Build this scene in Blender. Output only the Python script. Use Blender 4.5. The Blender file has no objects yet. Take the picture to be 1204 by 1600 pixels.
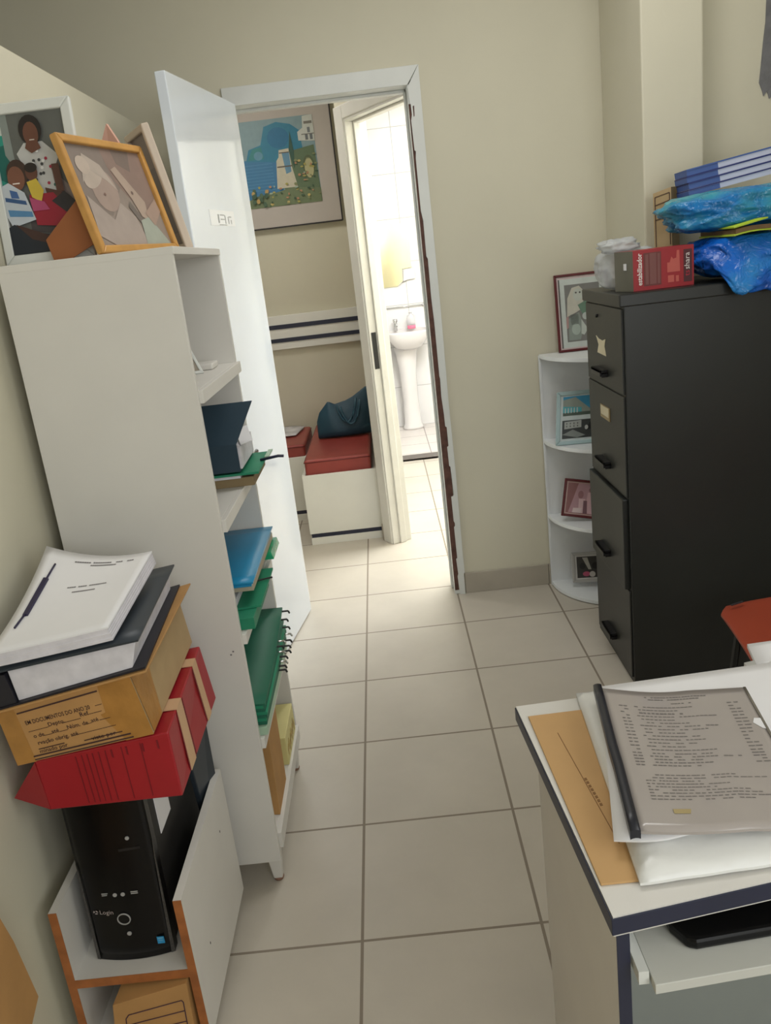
import bpy, bmesh, math, random
from mathutils import Vector, Matrix, noise
random.seed(7)
SC = bpy.context.scene
COL = SC.collection

# ------------------------------------------------------------------ camera, world, lights, exposure
CAM = Vector((0.2053, -4.1590, 1.5366))
RIGHT = Vector((0.99349599, -0.01512405, -0.11285825))
UP = Vector((0.1123749, 0.29016197, 0.95035673))
FWD = Vector((-0.01837393, 0.95685803, -0.28997432))
cd = bpy.data.cameras.new('camera')
cam = bpy.data.objects.new('camera', cd)
COL.objects.link(cam)
cd.sensor_width = 36.0
cd.lens = 36.0 * 1305.9 / 1600.0
cd.clip_start = 0.02
m3 = Matrix((RIGHT, UP, -FWD)).transposed()
cam.matrix_world = Matrix.Translation(CAM) @ m3.to_4x4()
SC.camera = cam

world = bpy.data.worlds.new('world')
SC.world = world
world.use_nodes = True
bg = world.node_tree.nodes['Background']
bg.inputs[0].default_value = (0.9, 0.95, 1.0, 1)
bg.inputs[1].default_value = 0.3

def area(name, loc, target, sx, sy, power, color=(1, 1, 1)):
    l = bpy.data.lights.new(name, 'AREA')
    l.shape = 'RECTANGLE'; l.size = sx; l.size_y = sy; l.energy = power; l.color = color
    o = bpy.data.objects.new(name, l); COL.objects.link(o)
    o.location = loc
    d = Vector(target) - Vector(loc)
    o.rotation_euler = d.to_track_quat('-Z', 'Y').to_euler()
    return o

area('office_ceiling_light', (0.5, -1.85, 2.82), (0.45, -1.75, 0), 1.3, 0.5, 17, (1.0, 0.99, 0.97))
area('office_window_light', (0.95, -5.5, 1.75), (0.2, -1.5, 1.35), 1.8, 1.3, 42, (0.94, 0.975, 1.0))
area('office_side_fill_light', (1.70, -3.9, 1.65), (-0.6, -2.6, 1.25), 1.2, 1.2, 18, (0.96, 0.98, 1.0))  # added fill from the right for the left wall, no known window
area('hall_fill_light', (-0.75, 0.45, 2.84), (-0.65, 0.45, 0), 0.5, 0.5, 17, (1.0, 0.97, 0.93))  # added weak fill to lift the hall, no known lamp
area('lobby_light', (1.0, 0.75, 2.84), (0.85, 0.75, 0), 0.8, 0.9, 125, (0.96, 0.985, 1.0))
area('bathroom_light', (0.75, 2.75, 2.84), (0.5, 3.2, 1.2), 0.8, 0.5, 3, (1.0, 0.99, 0.98))

SC.view_settings.view_transform = 'Standard'
SC.view_settings.look = 'None'
SC.view_settings.exposure = -0.28
SC.view_settings.gamma = 1.0
SC.view_settings.use_curve_mapping = False

# ------------------------------------------------------------------ materials
def lin(c):
    c = c / 255.0
    return c / 12.92 if c <= 0.04045 else ((c + 0.055) / 1.055) ** 2.4

def C(r, g, b):
    return (lin(r), lin(g), lin(b))

MATS = {}
def mat(name, rgb, rough=0.5, metal=0.0, var=0.06, scale=8.0, bump=0.0, bscale=60.0, spec=0.5, alpha=1.0, trans=0.0, coat=0.0):
    if name in MATS:
        return MATS[name]
    m = bpy.data.materials.new(name); m.use_nodes = True
    nt = m.node_tree; b = nt.nodes['Principled BSDF']
    b.inputs['Roughness'].default_value = rough
    b.inputs['Metallic'].default_value = metal
    b.inputs['Specular IOR Level'].default_value = spec
    b.inputs['Alpha'].default_value = alpha
    b.inputs['Transmission Weight'].default_value = trans
    b.inputs['Coat Weight'].default_value = coat
    c = C(*rgb)
    tc = nt.nodes.new('ShaderNodeTexCoord')
    if var > 0:
        n = nt.nodes.new('ShaderNodeTexNoise'); n.inputs['Scale'].default_value = scale; n.inputs['Detail'].default_value = 4
        r = nt.nodes.new('ShaderNodeValToRGB')
        r.color_ramp.elements[0].position = 0.3; r.color_ramp.elements[1].position = 0.7
        r.color_ramp.elements[0].color = tuple(x * (1 - var) for x in c) + (1,)
        r.color_ramp.elements[1].color = tuple(min(1, x * (1 + var)) for x in c) + (1,)
        nt.links.new(tc.outputs['Object'], n.inputs['Vector']); nt.links.new(n.outputs['Fac'], r.inputs['Fac'])
        nt.links.new(r.outputs['Color'], b.inputs['Base Color'])
    else:
        b.inputs['Base Color'].default_value = c + (1,)
    if bump > 0:
        n2 = nt.nodes.new('ShaderNodeTexNoise'); n2.inputs['Scale'].default_value = bscale; n2.inputs['Detail'].default_value = 3
        bp = nt.nodes.new('ShaderNodeBump'); bp.inputs['Strength'].default_value = bump; bp.inputs['Distance'].default_value = 0.01
        nt.links.new(tc.outputs['Object'], n2.inputs['Vector']); nt.links.new(n2.outputs['Fac'], bp.inputs['Height'])
        nt.links.new(bp.outputs['Normal'], b.inputs['Normal'])
    MATS[name] = m
    return m

def tile_mat(name, rgb, grout, axes, size, off, width, rough, var=0.06, vscale=3.0):
    m = bpy.data.materials.new(name); m.use_nodes = True
    nt = m.node_tree; b = nt.nodes['Principled BSDF']; L = nt.links.new
    tc = nt.nodes.new('ShaderNodeTexCoord'); sp = nt.nodes.new('ShaderNodeSeparateXYZ')
    L(tc.outputs['Object'], sp.inputs[0])
    def M(op, a, bb=None):
        n = nt.nodes.new('ShaderNodeMath'); n.operation = op
        for i, v in enumerate((a, bb)):
            if v is None: continue
            if isinstance(v, (int, float)): n.inputs[i].default_value = v
            else: L(v, n.inputs[i])
        return n.outputs[0]
    dist = None; cells = []
    for ax, s, o in zip(axes, size, off):
        t = M('DIVIDE', M('SUBTRACT', sp.outputs[ax], o), s)
        f = M('FRACT', t); cells.append(M('FLOOR', t))
        d = M('MULTIPLY', M('MINIMUM', f, M('SUBTRACT', 1.0, f)), s)
        dist = d if dist is None else M('MINIMUM', dist, d)
    g = M('LESS_THAN', dist, width / 2)
    n = nt.nodes.new('ShaderNodeTexNoise'); n.inputs['Scale'].default_value = vscale; n.inputs['Detail'].default_value = 6; n.inputs['Roughness'].default_value = 0.62
    L(tc.outputs['Object'], n.inputs['Vector'])
    cb = nt.nodes.new('ShaderNodeCombineXYZ'); L(cells[0], cb.inputs[0]); L(cells[1], cb.inputs[1])
    wn = nt.nodes.new('ShaderNodeTexWhiteNoise'); L(cb.outputs[0], wn.inputs['Vector'])
    v = M('ADD', n.outputs['Fac'], M('MULTIPLY', M('SUBTRACT', wn.outputs['Value'], 0.5), 0.12))
    r = nt.nodes.new('ShaderNodeValToRGB'); c = C(*rgb)
    r.color_ramp.elements[0].position = 0.3; r.color_ramp.elements[1].position = 0.7
    r.color_ramp.elements[0].color = tuple(x * (1 - var) for x in c) + (1,)
    r.color_ramp.elements[1].color = tuple(min(1, x * (1 + var)) for x in c) + (1,)
    L(v, r.inputs['Fac'])
    mx = nt.nodes.new('ShaderNodeMixRGB'); L(g, mx.inputs['Fac']); L(r.outputs['Color'], mx.inputs['Color1'])
    mx.inputs['Color2'].default_value = C(*grout) + (1,)
    L(mx.outputs['Color'], b.inputs['Base Color'])
    L(M('ADD', rough, M('MULTIPLY', g, 0.4)), b.inputs['Roughness'])
    bp = nt.nodes.new('ShaderNodeBump'); bp.inputs['Strength'].default_value = 0.35; bp.inputs['Distance'].default_value = 0.004
    L(M('SUBTRACT', 1.0, g), bp.inputs['Height']); L(bp.outputs['Normal'], b.inputs['Normal'])
    MATS[name] = m
    return m

T = 0.426
m_floor = tile_mat('beige_floor_tile', (194, 186, 172), (136, 125, 110), (0, 1), (T, T), (0, 0), 0.0075, 0.34)
m_bfloor = tile_mat('white_floor_tile', (216, 208, 202), (150, 140, 135), (0, 1), (0.40, 0.33), (0.5, 2.72), 0.007, 0.3)
m_btile = tile_mat('white_wall_tile', (232, 230, 229), (186, 184, 182), (0, 2), (0.33, 0.3665), (0.48, 0.012), 0.006, 0.22, 0.02)
m_wall = mat('beige_wall_paint', (212, 207, 186), 0.75, var=0.025, scale=2.5, bump=0.05, bscale=25)
m_white = mat('white_laminate', (217, 214, 207), 0.45, var=0.02)
m_white2 = mat('cool_white_laminate', (234, 237, 238), 0.45, var=0.02)
m_whited = mat('white_gloss_paint', (228, 235, 242), 0.12, var=0.01, coat=0.4)
m_frame = mat('white_frame_paint', (219, 221, 216), 0.4, var=0.03, bump=0.05)
m_cream = mat('cream_frame_paint', (229, 227, 219), 0.4, var=0.03, bump=0.04)
m_darkwood = mat('exposed_brown_wood', (92, 62, 52), 0.8, var=0.3, scale=30, bump=0.3)
m_ceil = mat('ceiling_paint', (235, 232, 225), 0.8, var=0.01)
m_bathwall = mat('white_wall_paint', (238, 237, 233), 0.6, var=0.01)
m_granite = mat('dark_granite', (92, 84, 78), 0.4, var=0.3, scale=120)
m_skirt = mat('beige_skirting_tile', (176, 168, 153), 0.4, var=0.06)
m_cement = mat('grey_cement', (120, 120, 122), 0.9, var=0.15, scale=20, bump=0.4)
m_steel = mat('dark_grey_painted_steel', (31, 33, 31), 0.4, var=0.08, bump=0.03, bscale=300)
m_steeldark = mat('black_steel', (30, 31, 31), 0.5, var=0.05)
m_card = mat('buff_card', (208, 198, 168), 0.8)
m_navy = mat('navy_edging', (36, 40, 62), 0.4, var=0.05)
m_black = mat('black_plastic', (24, 24, 26), 0.35, var=0.05)
m_blackgl = mat('glossy_black_plastic', (13, 13, 14), 0.24, var=0.05, spec=0.28)
m_paper = mat('white_paper', (232, 231, 232), 0.8, var=0.015)
m_paperedge = mat('paper_edges', (214, 211, 216), 0.85, var=0.08, scale=40)
m_ink = mat('black_ink', (40, 36, 40), 0.8, var=0)
m_inkgrey = mat('grey_ink', (120, 116, 116), 0.8, var=0)
m_inkbrown = mat('brown_ink', (70, 46, 40), 0.8, var=0)
m_kraft = mat('brown_cardboard', (182, 138, 84), 0.8, var=0.07, scale=14, bump=0.05)
m_kraftside = mat('pale_brown_cardboard', (176, 150, 110), 0.8, var=0.05, scale=14)
m_tape = mat('packing_tape', (172, 124, 62), 0.3, var=0.12, scale=25, bump=0.1)
m_env = mat('brown_envelope_paper', (198, 158, 106), 0.75, var=0.04)
m_red = mat('red_polypropylene', (160, 28, 38), 0.42, var=0.06, bump=0.03)
m_reddark = mat('dark_red_crease', (120, 22, 32), 0.5, var=0.05)
m_tan = mat('tan_band', (206, 168, 130), 0.6, var=0.05)
m_brownedge = mat('reddish_wood_edging', (164, 100, 52), 0.6, var=0.2, scale=30)
m_orange = mat('orange_plastic', (160, 68, 44), 0.42, var=0.03)
m_redvinyl = mat('red_vinyl', (150, 62, 54), 0.4, var=0.08, bump=0.05, bscale=200)
m_teal = mat('dark_teal_leather', (28, 66, 84), 0.5, var=0.12, bump=0.1, bscale=150)
m_china = mat('white_china', (224, 220, 218), 0.12, var=0.0)
m_chrome = mat('chrome', (200, 200, 200), 0.15, metal=1.0, var=0)
m_mirror = mat('mirror_glass', (250, 242, 204), 0.14, metal=1.0, var=0)
m_green = mat('green_card', (30, 130, 96), 0.55, var=0.06)
m_greend = mat('dark_green_card', (22, 100, 76), 0.55, var=0.06)
m_greenp = mat('pale_green_plastic', (168, 196, 170), 0.4, var=0.05)
m_bluep = mat('blue_plastic_folder', (28, 134, 178), 0.35, var=0.05)
m_binder = mat('navy_binder_board', (36, 58, 72), 0.5, var=0.05)
m_folder = mat('black_folder_card', (42, 50, 58), 0.42, var=0.06)
m_folded = mat('black_folder_edge', (28, 27, 36), 0.5, var=0.05)
m_gold = mat('gold_wood', (196, 146, 78), 0.42, var=0.12, scale=25)
m_goldbrown = mat('brown_gilt_wood', (150, 110, 66), 0.5, var=0.12, scale=25)
m_strut = mat('brown_hardboard', (152, 92, 50), 0.7, var=0.08)
m_grey = mat('grey_laminate', (150, 156, 152), 0.5, var=0.03)
m_tray = mat('pale_grey_laminate', (200, 200, 192), 0.45, var=0.03)
m_yellowbox = mat('cream_card_box', (214, 204, 140), 0.6, var=0.05)
m_goldprint = mat('gold_print', (180, 150, 60), 0.4, metal=0.4, var=0.3, scale=60)

# ------------------------------------------------------------------ mesh builder
class MB:
    def __init__(s):
        s.v = []; s.f = []; s.m = []; s.sm = []
    def add(s, verts, faces, mi=0, smooth=False):
        o = len(s.v)
        s.v += [tuple(p) for p in verts]
        for f in faces:
            s.f.append([o + i for i in f]); s.m.append(mi); s.sm.append(smooth)
        return s
    def box(s, x0, x1, y0, y1, z0, z1, mi=0):
        return s.hexa([(x0, y0, z0), (x1, y0, z0), (x1, y1, z0), (x0, y1, z0)], [(x0, y0, z1), (x1, y0, z1), (x1, y1, z1), (x0, y1, z1)], mi)
    def hexa(s, b, t, mi=0):
        n = len(b)
        return s.add(list(b) + list(t), [list(range(n))[::-1], list(range(n, 2 * n))] + [[i, (i + 1) % n, n + (i + 1) % n, n + i] for i in range(n)], mi)
    def prism(s, poly, ext, mi=0):
        e = Vector(ext)
        return s.hexa([Vector(p) for p in poly], [Vector(p) + e for p in poly], mi)
    def obox(s, o, u, v, w, mi=0):
        o, u, v, w = map(Vector, (o, u, v, w))
        return s.hexa([o, o + u, o + u + v, o + v], [o + w, o + u + w, o + u + v + w, o + v + w], mi)
    def poly(s, pts, mi=0):
        return s.add(pts, [list(range(len(pts)))], mi)
    def tube(s, path, r, n=8, mi=0, cap=True):
        path = [Vector(p) for p in path]
        rings = []
        for i, p in enumerate(path):
            d = (path[min(i + 1, len(path) - 1)] - path[max(i - 1, 0)]).normalized()
            a = Vector((0, 0, 1)) if abs(d.z) < 0.9 else Vector((1, 0, 0))
            u = d.cross(a).normalized(); w = d.cross(u)
            rr = r[i] if isinstance(r, (list, tuple)) else r
            rings.append([p + (u * math.cos(2 * math.pi * k / n) + w * math.sin(2 * math.pi * k / n)) * rr for k in range(n)])
        V = [q for R in rings for q in R]; F = []
        for i in range(len(path) - 1):
            for k in range(n):
                F.append([i * n + k, i * n + (k + 1) % n, (i + 1) * n + (k + 1) % n, (i + 1) * n + k])
        if cap:
            F.append(list(range(n))[::-1]); F.append([(len(path) - 1) * n + k for k in range(n)])
        return s.add(V, F, mi, True)
    def lathe(s, c, prof, n=24, mi=0, sx=1.0, sy=1.0):
        V = []; F = []
        for r, z in prof:
            for k in range(n):
                a = 2 * math.pi * k / n
                V.append((c[0] + r * sx * math.cos(a), c[1] + r * sy * math.sin(a), c[2] + z))
        for i in range(len(prof) - 1):
            for k in range(n):
                F.append([i * n + k, i * n + (k + 1) % n, (i + 1) * n + (k + 1) % n, (i + 1) * n + k])
        F.append(list(range(n))[::-1]); F.append([(len(prof) - 1) * n + k for k in range(n)])
        return s.add(V, F, mi, True)
    def sheet(s, fn, nu, nv, th, mi=0, mis=None, smooth=True):
        """closed thin slab: fn(u,v)->top point; thickness straight down th (vector)"""
        th = Vector(th); P = [[Vector(fn(i / nu, j / nv)) for i in range(nu + 1)] for j in range(nv + 1)]
        W = nu + 1; N = W * (nv + 1)
        V = [p for R in P for p in R] + [p + th for R in P for p in R]
        top = []; bot = []; side = []
        for j in range(nv):
            for i in range(nu):
                a = j * W + i
                top.append([a, a + 1, a + W + 1, a + W]); bot.append([N + a, N + a + W, N + a + W + 1, N + a + 1])
        ring = [i for i in range(W)] + [j * W + nu for j in range(1, nv + 1)] + [nv * W + i for i in range(nu - 1, -1, -1)] + [j * W for j in range(nv - 1, 0, -1)]
        for k in range(len(ring)):
            a, b = ring[k], ring[(k + 1) % len(ring)]
            side.append([b, a, N + a, N + b])
        o = len(s.v)
        s.add(V, [], mi)
        for fs, mm, sm in ((top, mi, smooth), (bot, mi, smooth), (side, mi if mis is None else mis, False)):
            for f in fs:
                s.f.append([o + i for i in f]); s.m.append(mm); s.sm.append(sm)
        return s
    def text(s, txt, o, u, v, size, lift, mi=0, align='LEFT', cw=1.0, bold=0.0):
        cu = bpy.data.curves.new('lettering', 'FONT'); cu.body = txt; cu.size = 1.0; cu.align_x = align
        cu.resolution_u = 2; cu.offset = bold
        ob = bpy.data.objects.new('lettering_source', cu)
        me = bpy.data.meshes.new_from_object(ob)
        u, v = Vector(u).normalized(), Vector(v).normalized(); n = u.cross(v)
        o = Vector(o) + n * lift
        s.add([o + u * (p.co.x * size * cw) + v * (p.co.y * size) for p in me.vertices], [list(p.vertices) for p in me.polygons], mi)
        bpy.data.objects.remove(ob); bpy.data.curves.remove(cu); bpy.data.meshes.remove(me)
        return s
    def build(s, name, mats, parent=None, bevel=0.0, solid=False, segs=2):
        if not isinstance(mats, (list, tuple)): mats = [mats]
        me = bpy.data.meshes.new(name)
        off = Vector((0, 0, 0)); p = parent
        while p is not None:
            off += p.location; p = p.parent
        me.from_pydata([Vector(q) - off for q in s.v], [], s.f)
        for i, poly in enumerate(me.polygons):
            poly.material_index = s.m[i]; poly.use_smooth = s.sm[i]
        for m in mats: me.materials.append(m)
        if not solid:
            bm = bmesh.new(); bm.from_mesh(me)
            bmesh.ops.recalc_face_normals(bm, faces=bm.faces)
            bm.to_mesh(me); bm.free()
        o = bpy.data.objects.new(name, me); COL.objects.link(o)
        if parent is not None: o.parent = parent
        if bevel > 0:
            md = o.modifiers.new('edge', 'BEVEL'); md.width = bevel; md.segments = segs; md.limit_method = 'ANGLE'; md.angle_limit = math.radians(40)
        return o

def tag(o, label, cat, group=None):
    o['label'] = label; o['category'] = cat
    if group: o['group'] = group
    return o
def thing(name, loc, label, cat, group=None):
    o = bpy.data.objects.new(name, None); COL.objects.link(o); o.location = loc; o.empty_display_size = 0.05
    return tag(o, label, cat, group)
def struct(o):
    o['kind'] = 'structure'; return o
def lerp(a, b, t): return Vector(a).lerp(Vector(b), t)

# flat artwork: polygons in 0..1 u,v on a parallelogram, each layer lifted a little above the last
class Art:
    def __init__(s, o, u, v, lift=0.0006):
        s.o, s.u, s.v = Vector(o), Vector(u), Vector(v); s.n = s.u.cross(s.v).normalized(); s.k = 1; s.mb = MB(); s.mats = []; s.lift = lift
    fade = None
    def mi(s, rgb):
        if s.fade: rgb = tuple(int(c + (f_ - c) * s.fade[0]) for c, f_ in zip(rgb, s.fade[1]))
        nm = 'print_%d_%d_%d' % rgb; m = mat(nm, rgb, 0.45, var=0.05, scale=30)
        if m not in s.mats: s.mats.append(m)
        return s.mats.index(m)
    def P(s, a, b): return s.o + s.u * a + s.v * b + s.n * (s.lift * s.k)
    def poly(s, pts, rgb):
        s.mb.poly([s.P(*p) for p in pts], s.mi(rgb)); s.k += 0.25; return s
    def rect(s, a, b, c, d, rgb): return s.poly([(a, b), (c, b), (c, d), (a, d)], rgb)
    def ell(s, a, b, ra, rb, rgb, rot=0, n=18):
        c, q = math.cos(rot), math.sin(rot); ar = s.u.length / s.v.length
        pts = []
        for k in range(n):
            x, y = ra * math.cos(2 * math.pi * k / n), rb * math.sin(2 * math.pi * k / n)
            pts.append((a + x * c - y * q / ar, b + x * q * ar + y * c))
        return s.poly(pts, rgb)
    def build(s, name, parent): return s.mb.build(name, s.mats, parent, solid=True)

def frame_bars(mb, BL, R, U, N, w, h, bw, depth, mi=0, bwb=None):
    """rectangular frame of four bars; front face plane through BL spanned by R,U; goes back along -N"""
    BL, R, U, N = Vector(BL), Vector(R).normalized(), Vector(U).normalized(), Vector(N).normalized()
    D = -N * depth
    o = [BL, BL + R * w, BL + R * w + U * h, BL + U * h]
    i = [BL + R * bw + U * bw, BL + R * (w - bw) + U * bw, BL + R * (w - bw) + U * (h - bw), BL + R * bw + U * (h - bw)]
    for k in range(4):
        j = (k + 1) % 4
        mb.hexa([o[k], o[j], i[j], i[k]], [o[k] + D, o[j] + D, i[j] + D, i[k] + D], mi)
    return mb

# ------------------------------------------------------------------ room shell
YW0, YW1 = -0.526, -0.400
HC = 2.9
struct(MB().box(-3, 1.75, -5.6, 2.20, -0.1, 0).build('floor', m_floor))
struct(MB().box(0.1, 1.6, 2.20, 3.7, -0.1, 0.012).build('floor_bathroom', m_bfloor))
struct(MB().box(0.2, 1.5, 2.20, 2.345, 0.0, 0.016).build('trim_1', m_granite))
struct(MB().box(-3, 1.75, -5.6, 3.7, HC, HC + 0.1).build('ceiling', m_ceil))
w = MB()
w.box(-3, -0.302, YW0, YW1, 0, HC); w.box(0.44, 1.75, YW0, YW1, 0, HC); w.box(-0.302, 0.44, YW0, YW1, 2.19, HC)
struct(w.build('wall_front', m_wall))
struct(MB().box(-0.705, -0.605, -5.3, YW0, 0, 2.11).build('wall_left', m_wall))
struct(MB().box(-3.1, -3.0, -5.6, 1.7, 0, HC).build('wall_far_left', m_wall))
struct(MB().box(1.75, 1.85, -5.6, YW0, 0, HC).build('wall_right', m_wall))
struct(MB().box(-3, 1.75, -5.7, -5.6, 0, HC).build('wall_back', m_wall))
struct(MB().box(1.18, 1.39, -1.035, YW0, 0, HC).build('wall_pillar', m_wall, bevel=0.006))
struct(MB().box(1.39, 1.75, -0.93, YW0, 0, HC).build('wall_recess', m_wall))
# ragged cement patch on the recessed wall
pts = [(1.652, 2.5), (1.647, 2.3), (1.643, 2.16), (1.636, 2.10), (1.630, 2.03), (1.624, 1.97), (1.634, 1.945), (1.640, 1.925), (1.652, 1.94), (1.66, 1.915), (1.69, 1.935), (1.74, 1.92), (1.74, 2.5)]
p = MB().prism([(a, -0.9335, b) for a, b in pts], (0, 0.005, 0))
struct(p.build('trim_2', m_cement))
struct(MB().box(0.466, 0.855, -0.537, YW0, 0, 0.1).box(0.857, 1.18, -0.537, YW0, 0, 0.1).build('baseboard_front', m_skirt, bevel=0.002))
# hall beyond the doorway
struct(MB().box(-3, 0.2, 1.6, 1.7, 0, HC).build('wall_hall_back', m_wall))
struct(MB().box(0.1, 0.2, 0.375, 1.6, 0, HC).build('wall_hall_right', m_wall))
A = Vector((0.103, 0.362, 0)); D = Vector((0.49, -0.8717, 0)); N2 = Vector((0.8717, 0.49, 0))
HB = 2.185
w = MB()
def dbox(mb, s0, s1, t0, t1, z0, z1, mi=0):
    return mb.obox(A + D * s0 + N2 * t0 + Vector((0, 0, z0)), D * (s1 - s0), N2 * (t1 - t0), (0, 0, z1 - z0), mi)
dbox(w, 0.0, 0.085, 0.0, 0.10, 0, HC); dbox(w, 0.765, 0.872, 0.0, 0.10, 0, HC); dbox(w, 0.085, 0.765, 0.0, 0.10, HB + 0.02, HC)
struct(w.build('wall_hall_diagonal', m_wall))
w = MB()
dbox(w, 0.005, 0.09, -0.014, 0.0, 0, HB + 0.075); dbox(w, 0.76, 0.85, -0.014, 0.0, 0, HB + 0.075); dbox(w, 0.09, 0.76, -0.014, 0.0, HB + 0.012, HB + 0.075)
dbox(w, 0.078, 0.10, -0.008, 0.112, 0, HB + 0.02); dbox(w, 0.75, 0.772, -0.008, 0.112, 0, HB + 0.02); dbox(w, 0.10, 0.75, -0.008, 0.112, HB, HB + 0.02)
dbox(w, 0.10, 0.112, 0.035, 0.075, 0, HB); dbox(w, 0.112, 0.75, 0.035, 0.075, HB - 0.012, HB)
fr = struct(w.build('door_2', m_cream, bevel=0.004))
pl = MB(); dbox(pl, 0.0985, 0.1035, 0.004, 0.03, 0.98, 1.17)
pl.build('strike_plate', m_steeldark, fr)
struct(dbox(MB(), -0.012, 0.006, -0.012, 0.0, 0, 0.10).build('baseboard_hall', m_skirt))
# bathroom shell
struct(MB().box(0.1, 0.2, 1.6, 3.7, 0, HC).build('wall_bathroom_left', m_bathwall))
struct(MB().box(1.5, 1.6, -0.4, 3.7, 0, HC).build('wall_bathroom_right', m_bathwall))
struct(MB().box(0.2, 1.5, 3.55, 3.65, 0, HC).build('wall_bathroom_back', m_btile))

# ------------------------------------------------------------------ office door frame
f = MB()
f.box(0.414, 0.442, -0.532, YW1 + 0.004, 0, 2.19); f.box(-0.304, -0.280, -0.532, YW1 + 0.004, 0, 2.19); f.box(-0.304, 0.442, -0.532, YW1 + 0.004, 2.168, 2.192)
f.box(-0.280, 0.414, -0.455, -0.415, 2.156, 2.168); f.box(0.404, 0.414, -0.455, -0.415, 0, 2.168)
df = struct(f.build('door_1_frame', m_frame, bevel=0.003))
MB().box(0.416, 0.447, -0.5335, -0.531, 0.02, 2.1).build('bare_wood_strip', m_darkwood, df)
# casings: head whole, right one torn along its inner edge
MB().prism([(-0.31, -0.526, 2.168), (0.418, -0.526, 2.168), (0.468, -0.526, 2.236), (-0.31, -0.526, 2.236)], (0, -0.016, 0)).build('head_casing', m_frame, df, bevel=0.002)
inner = [(0.418, 2.160), (0.421, 2.10), (0.424, 2.098), (0.425, 2.06), (0.420, 2.04), (0.422, 1.93), (0.427, 1.925), (0.424, 1.90), (0.424, 1.70), (0.430, 1.66), (0.429, 1.52), (0.434, 1.51), (0.433, 1.35), (0.436, 1.25), (0.436, 1.02), (0.438, 1.01), (0.436, 0.93), (0.440, 0.86), (0.441, 0.80), (0.447, 0.795), (0.447, 0.71), (0.441, 0.705), (0.442, 0.62), (0.447, 0.615), (0.450, 0.48), (0.438, 0.475), (0.439, 0.36), (0.443, 0.35), (0.443, 0.335), (0.438, 0.33), (0.439, 0.18), (0.434, 0.175), (0.437, 0.10), (0.433, 0.09), (0.436, 0.0)]
outer = [(0.462, 0.10), (0.467, 0.105), (0.466, 0.2), (0.468, 0.6), (0.465, 0.9), (0.468, 1.3), (0.466, 1.8), (0.468, 2.236)]
MB().prism([(a, -0.526, b) for a, b in inner + [(0.462, 0.0)] + outer], (0, -0.015, 0)).build('torn_casing', m_frame, df)
MB().prism([(0.431, -0.5413, 2.09), (0.437, -0.5413, 2.092), (0.435, -0.5413, 2.055), (0.431, -0.5413, 2.05)], (0, 0.001, 0)).build('chipped_gap', m_darkwood, df)
MB().box(-0.33, -0.304, -0.541, -0.526, 0, 2.168).build('left_casing', m_frame, df, bevel=0.002)

# ------------------------------------------------------------------ office door leaf, open into the room
HG = Vector((-0.262, -0.541, 0)); DD = Vector((-0.1165, -0.684, 0)).normalized(); DN = Vector((-DD.y, DD.x, 0))   # DN faces the aisle (+x)
d = MB().obox(HG + Vector((0, 0, 0.008)), DD * 0.694, -DN * 0.036, (0, 0, 2.168))
door = struct(d.build('door_1', m_whited, bevel=0.003))
h = MB(); hz = 0.90; hp = HG + DD * 0.645
h.lathe((0, 0, 0), [(0.02, 0), (0.02, 0.006), (0.009, 0.008), (0.009, 0.05)], 14)
h.v = [tuple(hp + Vector((0, 0, hz)) + DN * q[2] + DD * q[0] + Vector((0, 0, q[1]))) for q in h.v]
h.tube([hp + Vector((0, 0, hz)) + DN * 0.048, hp + Vector((0, 0, hz)) + DN * 0.048 - DD * 0.1], 0.008)
h.build('door_handle', m_chrome, door)
def DP(u, z, l=0.0): return HG + DD * u + Vector((0, 0, z)) + DN * l
s = MB()
s.obox(DP(0.235, 1.712, 0.0002), DD * 0.265, (0, 0, 0.054), DN * 0.0008, 0)
gm = mat('faded_print', (170, 172, 172), 0.6, var=0.2, scale=90)
for (u0, u1, z0, z1) in ((0.405, 0.42, 1.722, 1.752), (0.345, 0.39, 1.748, 1.752), (0.335, 0.345, 1.72, 1.75), (0.345, 0.39, 1.733, 1.737), (0.30, 0.31, 1.72, 1.745), (0.27, 0.30, 1.743, 1.747), (0.27, 0.28, 1.72, 1.735), (0.33, 0.41, 1.714, 1.717)):
    s.obox(DP(u0, z0, 0.001), DD * (u1 - u0), (0, 0, z1 - z0), DN * 0.0003, 1)
st = s.build('paper_notice', [mat('glossy_white_paper', (246, 248, 250), 0.1, var=0, coat=0.5), gm])
tag(st, 'small white paper notice stuck on the glossy open door', 'notice')

# ------------------------------------------------------------------ bookcase and what stands in it
BX0, BX1, BY0, BY1 = -0.572, -0.205, -2.34, -1.785
bk = thing('bookcase', (-0.39, -2.06, 0), 'tall white laminate bookcase with open shelves of folders, beside the open door', 'bookcase')
MB().box(BX0, BX1, BY0, BY0 + 0.015, 0.075, 1.6075).build('side_panel', m_white, bk, bevel=0.001)
MB().box(BX0, BX1, BY1 - 0.015, BY1, 0.075, 1.6075).build('side_panel', m_white, bk, bevel=0.001)
MB().box(BX0, BX0 + 0.006, BY0 + 0.015, BY1 - 0.015, 0.09, 1.592).build('back_panel', m_white, bk)
MB().box(BX0, BX1 + 0.003, BY0 - 0.0005, BY1 + 0.0005, 1.592, 1.608).build('top_panel', m_white, bk, bevel=0.001)
SH = [(1.276, 1.305), (0.975, 1.005), (0.690, 0.716), (0.402, 0.430), (0.105, 0.150)]
for z0, z1 in SH:
    b = MB().box(BX0 + 0.006, BX1 - 0.003, BY0 + 0.015, BY1 - 0.015, z1 - 0.016, z1)
    b.box(BX1 - 0.003, BX1 + 0.009, BY0 + (0.012 if z1 > 1.2 else 0.015), BY1 + (0.004 if z1 > 1.2 else -0.015), z0, z1)
    b.build('shelf', m_white, bk, bevel=0.001)
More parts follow.
